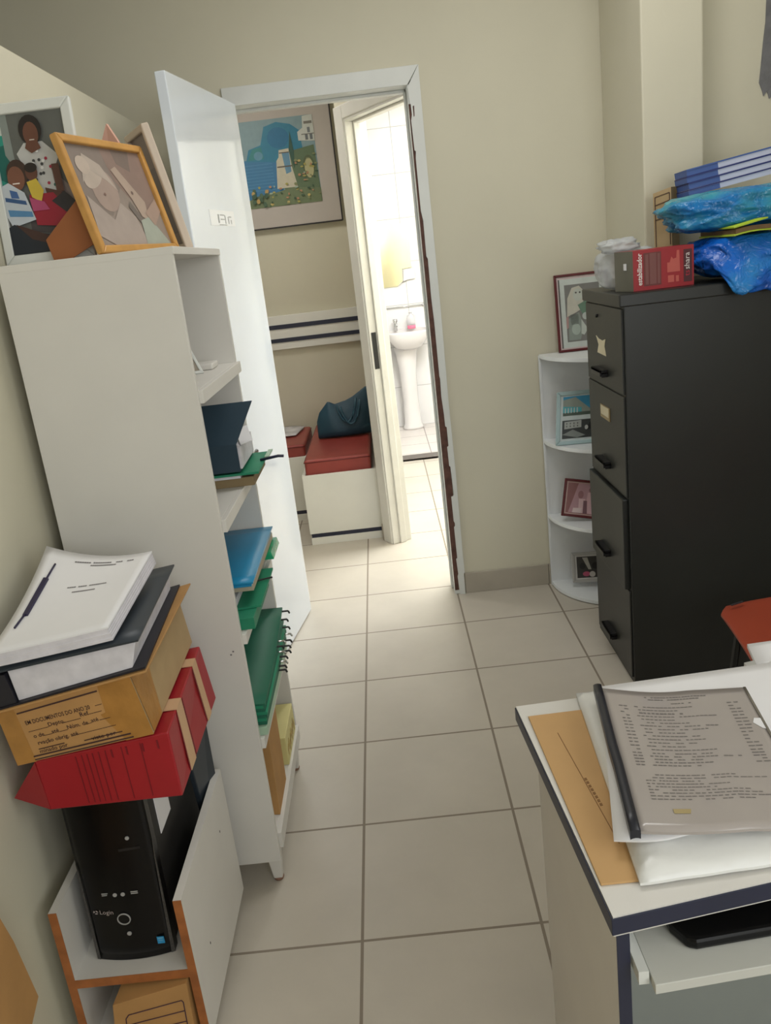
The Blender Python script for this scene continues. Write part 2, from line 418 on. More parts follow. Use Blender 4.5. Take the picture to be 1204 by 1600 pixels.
for x, y in ((BX1 - 0.02, BY0 + 0.03), (BX1 - 0.02, BY1 - 0.03), (BX0 + 0.03, BY0 + 0.03), (BX0 + 0.03, BY1 - 0.03)):
    lg = MB().hexa([(x - 0.012, y - 0.012, 0.008), (x + 0.012, y - 0.012, 0.008), (x + 0.012, y + 0.012, 0.008), (x - 0.012, y + 0.012, 0.008)], [(x - 0.022, y - 0.02, 0.108), (x + 0.018, y - 0.02, 0.108), (x + 0.018, y + 0.02, 0.108), (x - 0.022, y + 0.02, 0.108)]).build('leg', m_white, bk, bevel=0.003)
    MB().lathe((x, y, 0), [(0.012, 0), (0.014, 0.006), (0.008, 0.012)], 12).build('foot_pad', mat('brown_pad', (140, 104, 84), 0.7), lg)
sc_ = MB()
sc_.box(-0.2385, -0.2345, BY0 - 0.0006, BY0, 0.672, 0.676); sc_.box(-0.232, -0.228, BY0 - 0.0006, BY0, 0.680, 0.684)
sc_.build('scuff_mark', m_inkgrey, bk)

# on the bookcase top: white framed family photograph
ZT = 1.6085
def pframe(name, label, BL, R, U, w, h, bw, depth, fmat, groupname, bw2=0.0, cat='picture frame'):
    R = Vector(R).normalized(); U = Vector(U).normalized(); N = R.cross(U).normalized()   # N faces the viewer
    t = thing(name, BL, label, cat, groupname)
    frame_bars(MB(), BL, R, U, N, w, h, bw, depth).build('frame', fmat, t, bevel=min(0.003, bw * 0.2))
    o = Vector(BL) + R * bw + U * bw - N * (depth * 0.55)
    MB().obox(o - R * 0.003 - U * 0.003, R * (w - 2 * bw + 0.006), U * (h - 2 * bw + 0.006), -N * (depth * 0.4)).build('backing', m_strut, t)
    return t, Art(o, R * (w - 2 * bw), U * (h - 2 * bw))

lean = math.radians(6)
t, a = pframe('photo_frame', 'large white framed family photograph standing at the left on the bookcase top', (-0.602, -2.215, ZT + 0.002), (1, 0, 0), (0, math.sin(lean), math.cos(lean)), 0.200, 0.334, 0.022, 0.016, m_frame, 'framed photographs on the bookcase top')
a.rect(0, 0, 1, 1, (96, 98, 94)).rect(0, 0.35, 0.22, 1, (36, 140, 124)).poly([(0, 0.55), (0.16, 0.5), (0.2, 0.8), (0, 0.78)], (20, 96, 88)).rect(0, 0.86, 0.17, 0.92, (188, 196, 190))
a.poly([(0.12, 0.72), (0.24, 0.6), (0.22, 1), (0.12, 1)], (132, 140, 136)).poly([(0.62, 0.45), (1, 0.25), (1, 0.42), (0.7, 0.6)], (140, 128, 126)).poly([(0.3, 0.16), (1, 0.1), (1, 0.3), (0.3, 0.34)], (70, 64, 66))
a.poly([(0.28, 0.72), (0.4, 0.79), (0.66, 0.79), (0.86, 0.68), (0.78, 0.60), (0.72, 0.62), (0.74, 0.42), (0.4, 0.42), (0.36, 0.6)], (196, 196, 194))
for k in range(26):
    u_, v_ = random.uniform(0.34, 0.76), random.uniform(0.45, 0.76); a.ell(u_, v_, 0.022, 0.012, random.choice([(60, 62, 64), (160, 40, 66), (52, 92, 84), (230, 230, 228)]), random.uniform(0, 3), 8)
a.ell(0.53, 0.875, 0.16, 0.105, (30, 24, 22)).ell(0.53, 0.845, 0.105, 0.085, (104, 66, 50)).poly([(0.46, 0.8), (0.6, 0.8), (0.64, 0.74), (0.5, 0.71), (0.42, 0.75)], (104, 66, 50)).rect(0.5, 0.80, 0.57, 0.807, (214, 200, 190))
a.poly([(0.74, 0.62), (0.84, 0.62), (0.86, 0.42), (0.76, 0.42)], (92, 58, 46)).poly([(0.6, 0.46), (0.82, 0.42), (0.84, 0.36), (0.62, 0.34)], (84, 52, 42))
a.poly([(0.36, 0.42), (0.7, 0.42), (0.86, 0.3), (0.8, 0.17), (0.4, 0.2)], (150, 26, 48)).poly([(0.66, 0.36), (0.98, 0.2), (1, 0.34), (0.86, 0.42)], (44, 40, 44))
a.ell(0.25, 0.58, 0.15, 0.1, (60, 40, 32)).ell(0.22, 0.545, 0.12, 0.088, (120, 78, 60)).rect(0.16, 0.505, 0.26, 0.514, (226, 214, 206))
a.poly([(0, 0.5), (0.1, 0.52), (0.3, 0.44), (0.4, 0.24), (0.06, 0.2), (0, 0.28)], (190, 198, 206)).poly([(0.02, 0.42), (0.3, 0.38), (0.31, 0.35), (0.02, 0.39)], (50, 84, 130)).poly([(0.03, 0.33), (0.36, 0.3), (0.37, 0.26), (0.04, 0.28)], (84, 134, 176)).poly([(0.1, 0.47), (0.2, 0.45), (0.22, 0.4), (0.11, 0.41)], (62, 96, 150))
a.ell(0.45, 0.575, 0.085, 0.06, (96, 60, 46)).ell(0.45, 0.61, 0.09, 0.035, (32, 24, 22)).poly([(0.36, 0.51), (0.5, 0.53), (0.58, 0.44), (0.52, 0.36), (0.4, 0.4)], (206, 180, 66)).poly([(0.36, 0.4), (0.56, 0.36), (0.62, 0.3), (0.38, 0.3)], (172, 70, 110))
a.poly([(0, 0), (0.7, 0), (0.72, 0.1), (0.3, 0.16), (0.08, 0.22), (0, 0.2)], (28, 36, 46)).poly([(0.1, 0.22), (0.36, 0.16), (0.62, 0.1), (0.58, 0.05), (0.3, 0.1)], (66, 42, 36)).rect(0.68, 0, 1, 0.14, (78, 80, 80))
a.build('photograph', t)

# gold framed baby photograph, facing the aisle and leaning back
BLg = Vector((-0.356, -2.300, ZT + 0.004)); BRg = Vector((-0.263, -1.98, ZT + 0.004)); TLg = Vector((-0.410, -2.284, 1.852))
Rg = (BRg - BLg).normalized(); Ug = (TLg - BLg); Ug = (Ug - Rg * Ug.dot(Rg)).normalized(); Ng = Rg.cross(Ug)
t, a = pframe('photo_frame', 'gold framed baby photograph leaning back on its brown hardboard strut, on the bookcase top', BLg, Rg, Ug, 0.333, 0.252, 0.0165, 0.018, m_gold, 'framed photographs on the bookcase top')
a.fade = (0.42, (142, 130, 122)); a.rect(0, 0, 1, 1, (150, 134, 122)).poly([(0.05, 0.4), (0, 1), (0.5, 1), (0.55, 0.6), (0.3, 0.3)], (126, 112, 104)).poly([(0.45, 1), (0.5, 0.66), (0.7, 0.4), (0.92, 0.3), (1, 0.45), (1, 1)], (140, 110, 98)).poly([(0.6, 1), (0.62, 0.85), (0.78, 0.78), (0.85, 1)], (106, 90, 82))  # glare over the picture is mixed into its print colours
a.ell(0.33, 0.56, 0.17, 0.21, (178, 152, 138), 0.6).ell(0.24, 0.70, 0.15, 0.1, (214, 196, 180), 0.5).poly([(0.08, 0.62), (0.2, 0.92), (0.38, 0.82), (0.5, 0.56), (0.4, 0.66), (0.22, 0.76)], (204, 188, 172)).ell(0.16, 0.80, 0.08, 0.09, (220, 202, 184))
a.poly([(0.03, 0.1), (0.06, 0.5), (0.3, 0.26), (0.46, 0.44), (0.6, 0.3), (0.66, 0), (0.2, 0)], (186, 170, 160)).poly([(0.5, 0.78), (0.58, 0.82), (0.82, 0.46), (0.78, 0.26), (0.7, 0.3), (0.64, 0.5)], (196, 170, 150)).poly([(0.6, 0.46), (0.74, 0.2), (0.7, 0.14), (0.56, 0.4)], (98, 90, 84))
a.poly([(0.62, 0), (0.66, 0.26), (0.8, 0.3), (0.98, 0)], (178, 194, 178)).ell(0.3, 0.52, 0.012, 0.015, (120, 80, 70)).ell(0.68, 0.55, 0.016, 0.02, (96, 70, 60)).poly([(0.76, 0.34), (0.98, 0.5), (1, 0.36), (0.84, 0.2)], (180, 148, 130))
a.build('photograph', t)
MB().prism([(-0.392, -2.25, 1.741), (-0.390, -2.25, 1.715), (-0.386, -2.25, 1.636), (-0.445, -2.25, ZT + 0.001), (-0.482, -2.25, ZT + 0.001), (-0.490, -2.25, 1.654)], (0.0, 0.004, 0)).build('strut', m_strut, t)
# pale wooden frame seen nearly from its edge, behind the gold one
Rw = Vector((0.106, -0.2, 0)).normalized(); BLw = Vector((-0.255, -1.95, ZT + 0.002)) - Rw * 0.19; Uw = Vector((-0.176, -0.093, 0.98)).normalized()
m_palewood = mat('pale_pink_wood', (206, 190, 172), 0.5, var=0.05)
t, a = pframe('photo_frame', 'pale wooden frame seen edge-on behind the gold frame, on the bookcase top', BLw, Rw, Uw, 0.19, 0.30, 0.016, 0.02, m_palewood, 'framed photographs on the bookcase top')
a.rect(0, 0, 1, 1, (120, 102, 96)).rect(0.1, 0.1, 0.9, 0.7, (100, 84, 82))
a.build('photograph', t)
tag(MB().prism([(-0.404, -2.0, ZT + 0.001), (-0.36, -2.0, ZT + 0.001), (-0.364, -1.99, 1.868), (-0.386, -1.985, 1.912), (-0.404, -1.99, 1.872)], (0.002, 0.01, 0)).build('greeting_card', mat('pink_card', (206, 160, 140), 0.6)), 'pink pointed card peeping up behind the gold frame', 'card')

# shelf 1: small white frame and a small white box
t, a = pframe('photo_frame', 'small white frame leaning on the top shelf of the bookcase', (-0.345, -2.01, 1.3065), (0.095, 0.02, 0), (-0.4, 0.25, 0.9), 0.09, 0.07, 0.008, 0.008, m_frame, 'small white things on the top shelf')
a.rect(0, 0, 1, 1, (168, 158, 142)); a.build('photograph', t)
tag(MB().box(-0.33, -0.245, -1.93, -1.85, 1.3055, 1.322).build('small_box', m_white, bevel=0.004), 'small flat white box on the top shelf, behind the little white frame', 'box', 'small white things on the top shelf')

# shelf 2: navy binder lying open on green and brown folders
Z2 = 1.0055
def slab(name, label, cat, x0, x1, y0, y1, z0, z1, m, group=None, bevel=0.001, skew=0.0):
    b = MB().hexa([(x0, y0, z0), (x1, y0 + skew, z0), (x1, y1 + skew, z0), (x0, y1, z0)], [(x0, y0, z1), (x1, y0 + skew, z1), (x1, y1 + skew, z1), (x0, y1, z1)])
    return tag(b.build(name, m, bevel=bevel), label, cat, group)
G2 = 'folders under the navy binder'
slab('card_folder', 'olive brown card folder at the bottom of the pile under the navy binder', 'folder', -0.52, -0.168, -2.03, -1.805, Z2, Z2 + 0.024, mat('olive_card', (138, 118, 84), 0.7), G2)
slab('paper_bundle', 'pale papers between the brown and green folders under the navy binder', 'papers', -0.52, -0.20, -2.04, -1.815, Z2 + 0.0245, Z2 + 0.033, m_paperedge, G2)
t = thing('green_folder', (-0.35, -1.93, Z2 + 0.034), 'green plastic folder just beneath the navy binder, its dark clip sticking out', 'folder', G2)
MB().box(-0.52, -0.15, -2.05, -1.81, Z2 + 0.034, Z2 + 0.04).build('cover', m_green, t)
MB().obox((-0.152, -1.90, Z2 + 0.041), (0.012, 0, 0), (0, 0.09, 0), (0, 0, 0.004)).build('label_window', m_greenp, t)
MB().tube([(-0.16, -1.93, Z2 + 0.043), (-0.11, -1.93, Z2 + 0.049), (-0.095, -1.93, Z2 + 0.047)], 0.004).build('clip', m_navy, t)
t = thing('ring_binder', (-0.35, -1.95, Z2 + 0.046), 'navy lever arch binder lying on the second shelf with its cover raised', 'binder')
zb = Z2 + 0.0465
MB().box(-0.48, -0.194, -2.058, -2.052, zb, zb + 0.072).build('spine', m_binder, t)
MB().box(-0.48, -0.194, -2.052, -1.806, zb, zb + 0.004).build('lower_cover', m_binder, t)
MB().prism([(-0.48, -2.058, zb + 0.072), (-0.194, -2.058, zb + 0.072), (-0.144, -2.01, zb + 0.172), (-0.48, -2.01, zb + 0.172)], (0, 0.004, -0.001)).build('raised_cover', m_binder, t)
MB().box(-0.47, -0.19, -2.045, -1.83, zb + 0.0045, zb + 0.06).build('papers', m_paperedge, t)
MB().obox((-0.19, -2.02, zb + 0.062), (0.03, 0.02, 0.005), (-0.03, 0.12, 0.02), (0, 0, 0.001)).build('loose_sheet', m_paper, t)

# shelf 3: blue folder, papers, green folders
Z3 = 0.7165
G3 = 'pile of folders on the third shelf'
slab('green_folder', 'green folder lying lowest on the third shelf, nearest the side panel', 'folder', -0.5, -0.176, -2.30, -2.02, Z3, Z3 + 0.03, m_green, G3, skew=0.0)
t = thing('green_folder', (-0.35, -2.1, Z3 + 0.031), 'long green folder with a thin metal prong on the third shelf', 'folder', G3)
MB().hexa([(-0.5, -2.28, Z3 + 0.031), (-0.165, -2.24, Z3 + 0.031), (-0.165, -1.98, Z3 + 0.031), (-0.5, -1.98, Z3 + 0.031)], [(-0.5, -2.28, Z3 + 0.036), (-0.165, -2.24, Z3 + 0.036), (-0.165, -1.98, Z3 + 0.036), (-0.5, -1.98, Z3 + 0.036)]).build('cover', m_green, t)
MB().tube([(-0.26, -2.10, Z3 + 0.04), (-0.155, -2.07, Z3 + 0.042)], 0.0025).build('prong', m_steeldark, t)
slab('paper_bundle', 'crumpled white papers sticking out of the green folders on the third shelf', 'papers', -0.5, -0.225, -2.25, -2.10, Z3 + 0.037, Z3 + 0.055, m_paperedge, G3)
slab('green_folder', 'green folder sloping under the beige folder on the third shelf', 'folder', -0.5, -0.205, -2.08, -1.82, Z3 + 0.037, Z3 + 0.046, m_green, G3)
t = thing('green_wallet', (-0.2, -1.9, Z3 + 0.047), 'shiny green plastic wallet poking out at the far end of the third shelf', 'folder', G3)
MB().hexa([(-0.45, -1.94, Z3 + 0.047), (-0.165, -1.94, Z3 + 0.047), (-0.165, -1.8, Z3 + 0.047), (-0.45, -1.8, Z3 + 0.047)], [(-0.45, -1.94, Z3 + 0.06), (-0.172, -1.93, Z3 + 0.066), (-0.17, -1.8, Z3 + 0.066), (-0.45, -1.8, Z3 + 0.06)]).build('pocket', mat('shiny_green_plastic', (34, 150, 104), 0.2, var=0.15, scale=40, bump=0.3, bscale=40), t)
slab('card_folder', 'beige card folder under the bright blue one on the third shelf', 'folder', -0.5, -0.18, -2.22, -1.81, Z3 + 0.068, Z3 + 0.085, mat('beige_card', (176, 164, 140), 0.7), G3)
t = thing('blue_folder', (-0.35, -2.0, Z3 + 0.086), 'bright blue plastic folder on top of the third shelf pile', 'folder', G3)
MB().sheet(lambda u, v: (-0.5 + 0.325 * u, -2.24 + 0.43 * v, Z3 + 0.098 + 0.012 * v * math.sin(2.6 * v)), 8, 8, (0, 0, -0.004)).build('upper_cover', m_bluep, t)
MB().sheet(lambda u, v: (-0.5 + 0.32 * u, -2.24 + 0.42 * v, Z3 + 0.0905), 4, 4, (0, 0, -0.0035)).build('lower_cover', m_bluep, t)

# shelf 4: thick pile of green hanging folders with clips
Z4 = 0.4305
slab('card_folder', 'pale green plastic folder at the bottom of the fourth shelf pile', 'folder', -0.5, -0.188, -2.31, -1.82, Z4, Z4 + 0.022, m_greenp, 'green hanging folders on the fourth shelf')
zz = Z4 + 0.0225
hang = ['lowest', 'second lowest', 'third lowest', 'middle', 'third highest', 'second highest', 'highest']
for k in range(7):
    th = 0.0085 if k < 6 else 0.006
    dx = random.uniform(-0.006, 0.008)
    t = thing('hanging_folder', (-0.35, -2.05, zz), 'green hanging folder, %s in the clipped pile on the fourth shelf' % hang[k], 'folder', 'green hanging folders on the fourth shelf')
    sag = 0.0
    MB().sheet(lambda u, v: (-0.5 + (0.315 + dx) * u, -2.30 + 0.49 * v, zz + th + (0.004 * v * k / 7 + 0.045 * (k / 6) ** 2 * v * v if True else 0)), 4, 8, (0, 0, -th * 0.8)).build('cover', m_green if k % 2 else m_greend, t)
    for yy in (-1.9 + 0.012 * k, -2.02 + 0.006 * k):
        v_ = (yy + 2.30) / 0.49; zt = zz + th + 0.004 * v_ * k / 7 + 0.045 * (k / 6) ** 2 * v_ * v_
        e = MB().tube([(-0.20 + dx, yy, zt - 0.003), (-0.166 + dx, yy, zt - 0.003)], 0.0028, 6)
        e.tube([(-0.166 + dx, yy - 0.0005, zt - 0.003), (-0.163 + dx, yy, zt - 0.011)], 0.0028, 6)
        e.build('clip', m_steeldark if (k + int(yy * 100)) % 3 else m_chrome, t)
    zz += th + 0.0005
# bottom shelf: standing brown folder, cream box, white scrap
Z5 = 0.1505
tag(MB().prism([(-0.5, -2.22, Z5), (-0.206, -2.25, Z5), (-0.212, -2.2, 0.39), (-0.5, -2.18, 0.39)], (0.0, 0.16, 0.0)).build('document_box', m_kraft, bevel=0.001), 'brown cardboard document box standing on the bottom shelf', 'box')
t = thing('flat_box', (-0.25, -1.92, Z5), 'cream and gold printed box lying at the far end of the bottom shelf', 'box')
MB().box(-0.46, -0.203, -2.02, -1.82, Z5, Z5 + 0.09).build('carton', m_yellowbox, t, bevel=0.002)
g = MB()
for k in range(9): g.obox((-0.2026, -2.0 + k * 0.019, Z5 + 0.02 + 0.01 * math.sin(k * 2.1)), (0, 0.013, 0.012), (0, -0.004, 0.02), (0.0006, 0, 0))
g.build('gold_ornament', m_goldprint, t)

# ------------------------------------------------------------------ computer stand with PC, boxes and papers
stnd = thing('computer_stand', (-0.43, -2.6, 0), 'low white open-fronted computer stand with reddish wood edging, by the left wall', 'stand')
SX = (-0.560, -0.5435, -0.3165, -0.300); SY0, SY1 = -2.83, -2.395
for x0, x1 in ((SX[0], SX[1]), (SX[2], SX[3])):
    sp_ = MB().box(x0, x1, SY0 + 0.0012, SY1, 0.05, 0.403).build('side_panel', m_white, stnd)
    MB().box(x0, x1, SY0, SY0 + 0.0012, 0.05, 0.403).build('edging', m_brownedge, sp_)
    for y in (SY0 + 0.08, SY1 - 0.08):
        cx = x0 + 0.034 if x0 < -0.5 else x1 - 0.034
        MB().tube([(cx - 0.008, y, 0.022), (cx + 0.008, y, 0.022)], 0.022, 16).box(cx - 0.006, cx + 0.006, y - 0.01, y + 0.01, 0.03, 0.056).build('castor', m_black, stnd)
sh_ = MB().box(SX[1], SX[2], SY0 + 0.0012, SY1, 0.218, 0.238).build('shelf', m_white, stnd)
MB().box(SX[1], SX[2], SY0, SY0 + 0.0012, 0.218, 0.238).build('edging', m_brownedge, sh_)
MB().box(SX[1], SX[2], SY0 + 0.01, SY1, 0.055, 0.07).build('bottom_panel', m_white, stnd)
MB().box(-0.3, -0.2994, -2.50, -2.497, 0.30, 0.305).build('screw_hole', m_ink, stnd)
MB().box(-0.3, -0.2994, -2.72, -2.717, 0.19, 0.195).build('screw_hole', m_ink, stnd)

pc = thing('computer_tower', (-0.43, -2.6, 0.2385), 'black desktop computer tower standing on the white stand', 'computer')
PX0, PX1, PZ0, PZ1 = -0.512, -0.352, 0.246, 0.616
MB().box(PX0 + 0.003, PX1 - 0.003, -2.76, -2.42, PZ0, PZ1).build('case', mat('matte_black_steel', (36, 35, 34), 0.5, var=0.05, spec=0.3), pc, bevel=0.003)
for x_ in (PX0 + 0.02, PX1 - 0.04):
    for y_ in (-2.74, -2.46): MB().box(x_, x_ + 0.02, y_, y_ + 0.02, 0.2385, PZ0).build('rubber_foot', m_black, pc)
# front bezel bulging forward towards its foot
def bez(u, v):
    bow = 0.012 * (1 - (2 * u - 1) ** 2)
    return (PX0 + (PX1 - PX0) * u, -2.768 - bow * (0.5 + 0.5 * (1 - v)) - 0.012 * (1 - v) ** 2, PZ0 - 0.006 + (PZ1 - PZ0 + 0.006) * v)
MB().sheet(bez, 12, 14, (0, 0.02, 0)).build('front_bezel', m_blackgl, pc)
def bz(u, v, l=0.0012):
    p_ = Vector(bez(u, v)); p_.y -= l; return p_
m_grille = mat('grey_perforated_plastic', (70, 68, 66), 0.4, var=0.5, scale=400)
MB().prism([bz(0.0, 0.0), bz(0.045, 0.0), bz(0.015, 0.55), bz(0.0, 0.6)], (0, 0.001, 0)).build('side_grille', m_grille, pc)
MB().prism([bz(0.955, 0.0), bz(1, 0.0), bz(1, 0.7), bz(0.985, 0.6)], (0, 0.001, 0)).build('side_grille', m_grille, pc)
e = MB()
for v_ in (0.62, 0.80): e.prism([bz(0.06, v_, 0.0006), bz(0.94, v_, 0.0006), bz(0.94, v_ + 0.004, 0.0006), bz(0.06, v_ + 0.004, 0.0006)], (0, 0.0008, 0))
e.prism([bz(0.58, 0.66, 0.001), bz(0.84, 0.66, 0.001), bz(0.84, 0.675, 0.001), bz(0.58, 0.675, 0.001)], (0, 0.001, 0))
e.build('drive_bay_seam', m_black, pc)
def disc(u, v, r, l, h_=0.002, n=14, ring=None):
    c = bz(u, v, l); out = MB(); pts = [(c.x + r * math.cos(2 * math.pi * k / n), c.y, c.z + r * math.sin(2 * math.pi * k / n)) for k in range(n)]
    if ring:
        for k in range(n):
            a0, a1 = 2 * math.pi * k / n, 2 * math.pi * (k + 1) / n
            out.prism([(c.x + r * math.cos(a0), c.y, c.z + r * math.sin(a0)), (c.x + r * math.cos(a1), c.y, c.z + r * math.sin(a1)), (c.x + ring * math.cos(a1), c.y, c.z + ring * math.sin(a1)), (c.x + ring * math.cos(a0), c.y, c.z + ring * math.sin(a0))], (0, -h_, 0))
    else: out.prism(pts, (0, -h_, 0))
    return out
m_silver = mat('silver_plastic', (168, 168, 166), 0.35, var=0.05)
disc(0.47, 0.255, 0.0135, 0.0005, 0.002, 28, 0.0115).build('power_button_ring', m_silver, pc)
disc(0.47, 0.255, 0.0112, 0.0003, 0.001, 24).build('power_button', m_blackgl, pc)
disc(0.50, 0.165, 0.0045, 0.0005, 0.002).build('reset_button', m_silver, pc)
disc(0.72, 0.735, 0.004, 0.0005, 0.002).build('drive_button', m_silver, pc)
for u_ in (0.42, 0.52): disc(u_, 0.405, 0.0042, 0.0005, 0.0015).build('audio_jack', m_silver, pc)
for u_ in (0.25, 0.62):
    c = bz(u_, 0.4, 0.001); MB().box(c.x, c.x + 0.014, c.y, c.y + 0.001, c.z, c.z + 0.002).box(c.x, c.x + 0.014, c.y, c.y + 0.001, c.z + 0.004, c.z + 0.006).build('usb_port', m_silver, pc)
c = bz(0.09, 0.30, 0.002)
e = MB().text('Login', (c.x + 0.013, c.y, c.z - 0.004), (1, 0, 0), (0, 0, 1), 0.0135, 0.0004)
pts = [(c.x + 0.005 + 0.0055 * math.cos(k * 0.524), c.y - 0.0004, c.z + 0.0045 * math.sin(k * 0.524)) for k in range(12)]
e.poly(pts[:4] + [(c.x + 0.006, c.y - 0.0004, c.z + 0.001)]); e.poly(pts[4:8] + [(c.x + 0.004, c.y - 0.0004, c.z + 0.001)]); e.poly(pts[8:12] + [(c.x + 0.005, c.y - 0.0004, c.z - 0.0012)])
for q in range(len(e.v)):
    x_, y_, z_ = e.v[q]; p_ = bz((x_ - PX0) / (PX1 - PX0), (z_ - PZ0 + 0.006) / (PZ1 - PZ0 + 0.006), 0.0016); e.v[q] = (x_, p_.y, z_)
e.build('logo', mat('pale_grey_print', (170, 160, 156), 0.5, var=0), pc, solid=True)
c = bz(0.82, 0.075, 0.0024)
MB().box(c.x, c.x + 0.0145, c.y, c.y + 0.001, c.z, c.z + 0.0165, 0).box(c.x + 0.002, c.x + 0.0125, c.y - 0.0003, c.y, c.z + 0.012, c.z + 0.0145, 1).box(c.x + 0.003, c.x + 0.0115, c.y - 0.0003, c.y, c.z + 0.007, c.z + 0.0085, 1).build('sticker', [mat('blue_sticker', (40, 150, 206), 0.35, var=0.15, scale=200), mat('pale_blue_print', (120, 180, 214), 0.4, var=0)], pc)
MB().box(PX1 - 0.003, PX1 - 0.0015, -2.71, -2.63, 0.47, 0.60).build('side_label', m_paper, pc)

# dark bag like panel leaning between tower and bookcase
tag(MB().prism([(-0.34, -2.47, 0.24), (-0.322, -2.41, 0.24), (-0.318, -2.41, 0.62), (-0.335, -2.55, 0.62)], (0.012, 0.0, 0.0)).build('dark_folder', m_folder, bevel=0.002), 'dark upright folder wedged between computer tower and stand side', 'folder')

# low cardboard box in the stand's lower bay
t = thing('archive_box', (-0.39, -2.75, 0.0705), 'small brown cardboard archive box in the lower bay of the computer stand', 'box')
MB().hexa([(-0.484, -2.86, 0.071), (-0.326, -2.84, 0.071), (-0.326, -2.6, 0.071), (-0.47, -2.6, 0.071)], [(-0.467, -2.86, 0.198), (-0.322, -2.84, 0.214), (-0.322, -2.6, 0.214), (-0.455, -2.6, 0.2)]).build('carton', m_kraft, t, bevel=0.001)
def fb(u, v): return lerp(lerp((-0.484, -2.8607, 0.071), (-0.326, -2.8407, 0.071), u), lerp((-0.467, -2.8607, 0.198), (-0.322, -2.8407, 0.214), u), v)
e = MB()
def ln(a_, b_, w_):
    a_, b_ = fb(*a_), fb(*b_); dv = (b_ - a_).normalized().cross(Vector((0, 1, 0))) * w_; e.prism([a_ - dv, b_ - dv, b_ + dv, a_ + dv], (0, -0.0006, 0))
for (q, r) in (((0.2, 0.74), (0.9, 0.74)), ((0.16, 0.68), (0.16, 0.1)), ((0.92, 0.7), (0.92, 0.1)), ((0.16, 0.55), (0.92, 0.55)), ((0.16, 0.36), (0.92, 0.36)), ((0.16, 0.68), (0.2, 0.74)), ((0.9, 0.74), (0.92, 0.7))): ln(q, r, 0.0009)
e.build('printed_form', mat('purple_ink', (66, 40, 62), 0.7, var=0), t)
tag(MB().tube([(-0.50, -2.66, 0.075), (-0.505, -2.70, 0.11), (-0.49, -2.73, 0.15), (-0.465, -2.70, 0.17), (-0.43, -2.62, 0.16), (-0.40, -2.52, 0.12), (-0.38, -2.5, 0.075)], 0.0035, 8).tube([(-0.44, -2.55, 0.0735), (-0.42, -2.5, 0.19), (-0.37, -2.56, 0.2), (-0.35, -2.5, 0.12)], 0.0035, 8).build('power_cable', m_black), 'loose black cable behind the small cardboard box in the stand', 'cable')

# red polypropylene archive box, squashed towards the left
t = thing('file_box', (-0.39, -2.62, 0.617), 'squashed red plastic archive box with tan straps, on the computer tower', 'box')
rf = [(-0.514, -2.806, 0.6175), (-0.261, -2.806, 0.6175), (-0.263, -2.806, 0.755), (-0.519, -2.806, 0.724)]
rb = [(-0.514, -2.44, 0.6175), (-0.264, -2.44, 0.6175), (-0.279, -2.44, 0.752), (-0.519, -2.44, 0.724)]
MB().hexa(rf, rb).build('body', m_red, t, bevel=0.003)
MB().add([(-0.512, -2.806, 0.6185), (-0.519, -2.806, 0.722), (-0.595, -2.77, 0.628), (-0.512, -2.62, 0.6185), (-0.519, -2.62, 0.722), (-0.594, -2.66, 0.628)], [(0, 2, 1), (3, 4, 5), (0, 3, 5, 2), (1, 2, 5, 4), (0, 1, 4, 3)]).build('end_flap', m_red, t)
def rfp(u, v, l=0.001): return lerp(lerp(rf[0], rf[1], u), lerp(rf[3], rf[2], u), v) + Vector((0, -l, 0))
e = MB()
for u_ in (0.30, 0.345, 0.385, 0.425, 0.47, 0.52, 0.64, 0.78): e.prism([rfp(u_, 0.06), rfp(u_ + 0.006, 0.06), rfp(u_ + 0.004, 0.93), rfp(u_ - 0.002, 0.93)], (0, 0.0008, 0))
for u_ in (0.56, 0.67, 0.79, 0.9): e.prism([rfp(u_, 0.80), rfp(u_ + 0.012, 0.78), rfp(u_ + 0.012, 0.92), rfp(u_, 0.92)], (0, 0.0008, 0))
e.build('moulded_rib', m_reddark, t)
def rsp(v, h, l=0.0015): # right side / wraps on top
    p_ = lerp(lerp(rf[1], rb[1], v), lerp(rf[2], rb[2], v), h); p_.x += l; return p_
for v0, v1 in ((0.22, 0.34), (0.72, 0.82)):
    e = MB().prism([rsp(v0, 0.01), rsp(v1, 0.01), rsp(v1, 1.0), rsp(v0, 1.0)], (-0.001, 0, 0))
    a_, b_ = rsp(v0, 1.0), rsp(v1, 1.0); e.prism([a_, b_, b_ + Vector((-0.03, 0, -0.0005)), a_ + Vector((-0.03, 0, -0.0005))], (0, 0, 0.002))
    e.build('strap', m_tan, t)
for v_ in (0.205, 0.36, 0.70): MB().prism([rsp(v_, 0.03, 0.001), rsp(v_ + 0.012, 0.03, 0.001), rsp(v_ + 0.012, 0.97, 0.001), rsp(v_, 0.97, 0.001)], (-0.0006, 0, 0)).build('fold_line', m_reddark, t)

# brown archive box, leaning to the left
t = thing('archive_box', (-0.42, -2.62, 0.757), 'large brown cardboard archive box with printed form, on the red box', 'box')
bf = [(-0.547, -2.812, 0.7235), (-0.287, -2.812, 0.7585), (-0.309, -2.812, 0.884), (-0.560, -2.812, 0.836)]
bb = [(-0.547, -2.43, 0.7235), (-0.296, -2.43, 0.7585), (-0.309, -2.43, 0.884), (-0.560, -2.43, 0.836)]
MB().hexa(bf, bb).build('carton', m_kraftside, t, bevel=0.0015)
def bfp(u, v, l=0.001): return lerp(lerp(bf[0], bf[1], u), lerp(bf[3], bf[2], u), v) + Vector((0, -l, 0))
MB().prism([bfp(0.005, 0.01, 0.0004), bfp(0.995, 0.01, 0.0004), bfp(0.995, 0.985, 0.0004), bfp(0.005, 0.985, 0.0004)], (0, -0.0006, 0)).build('front_face', m_kraft, t)
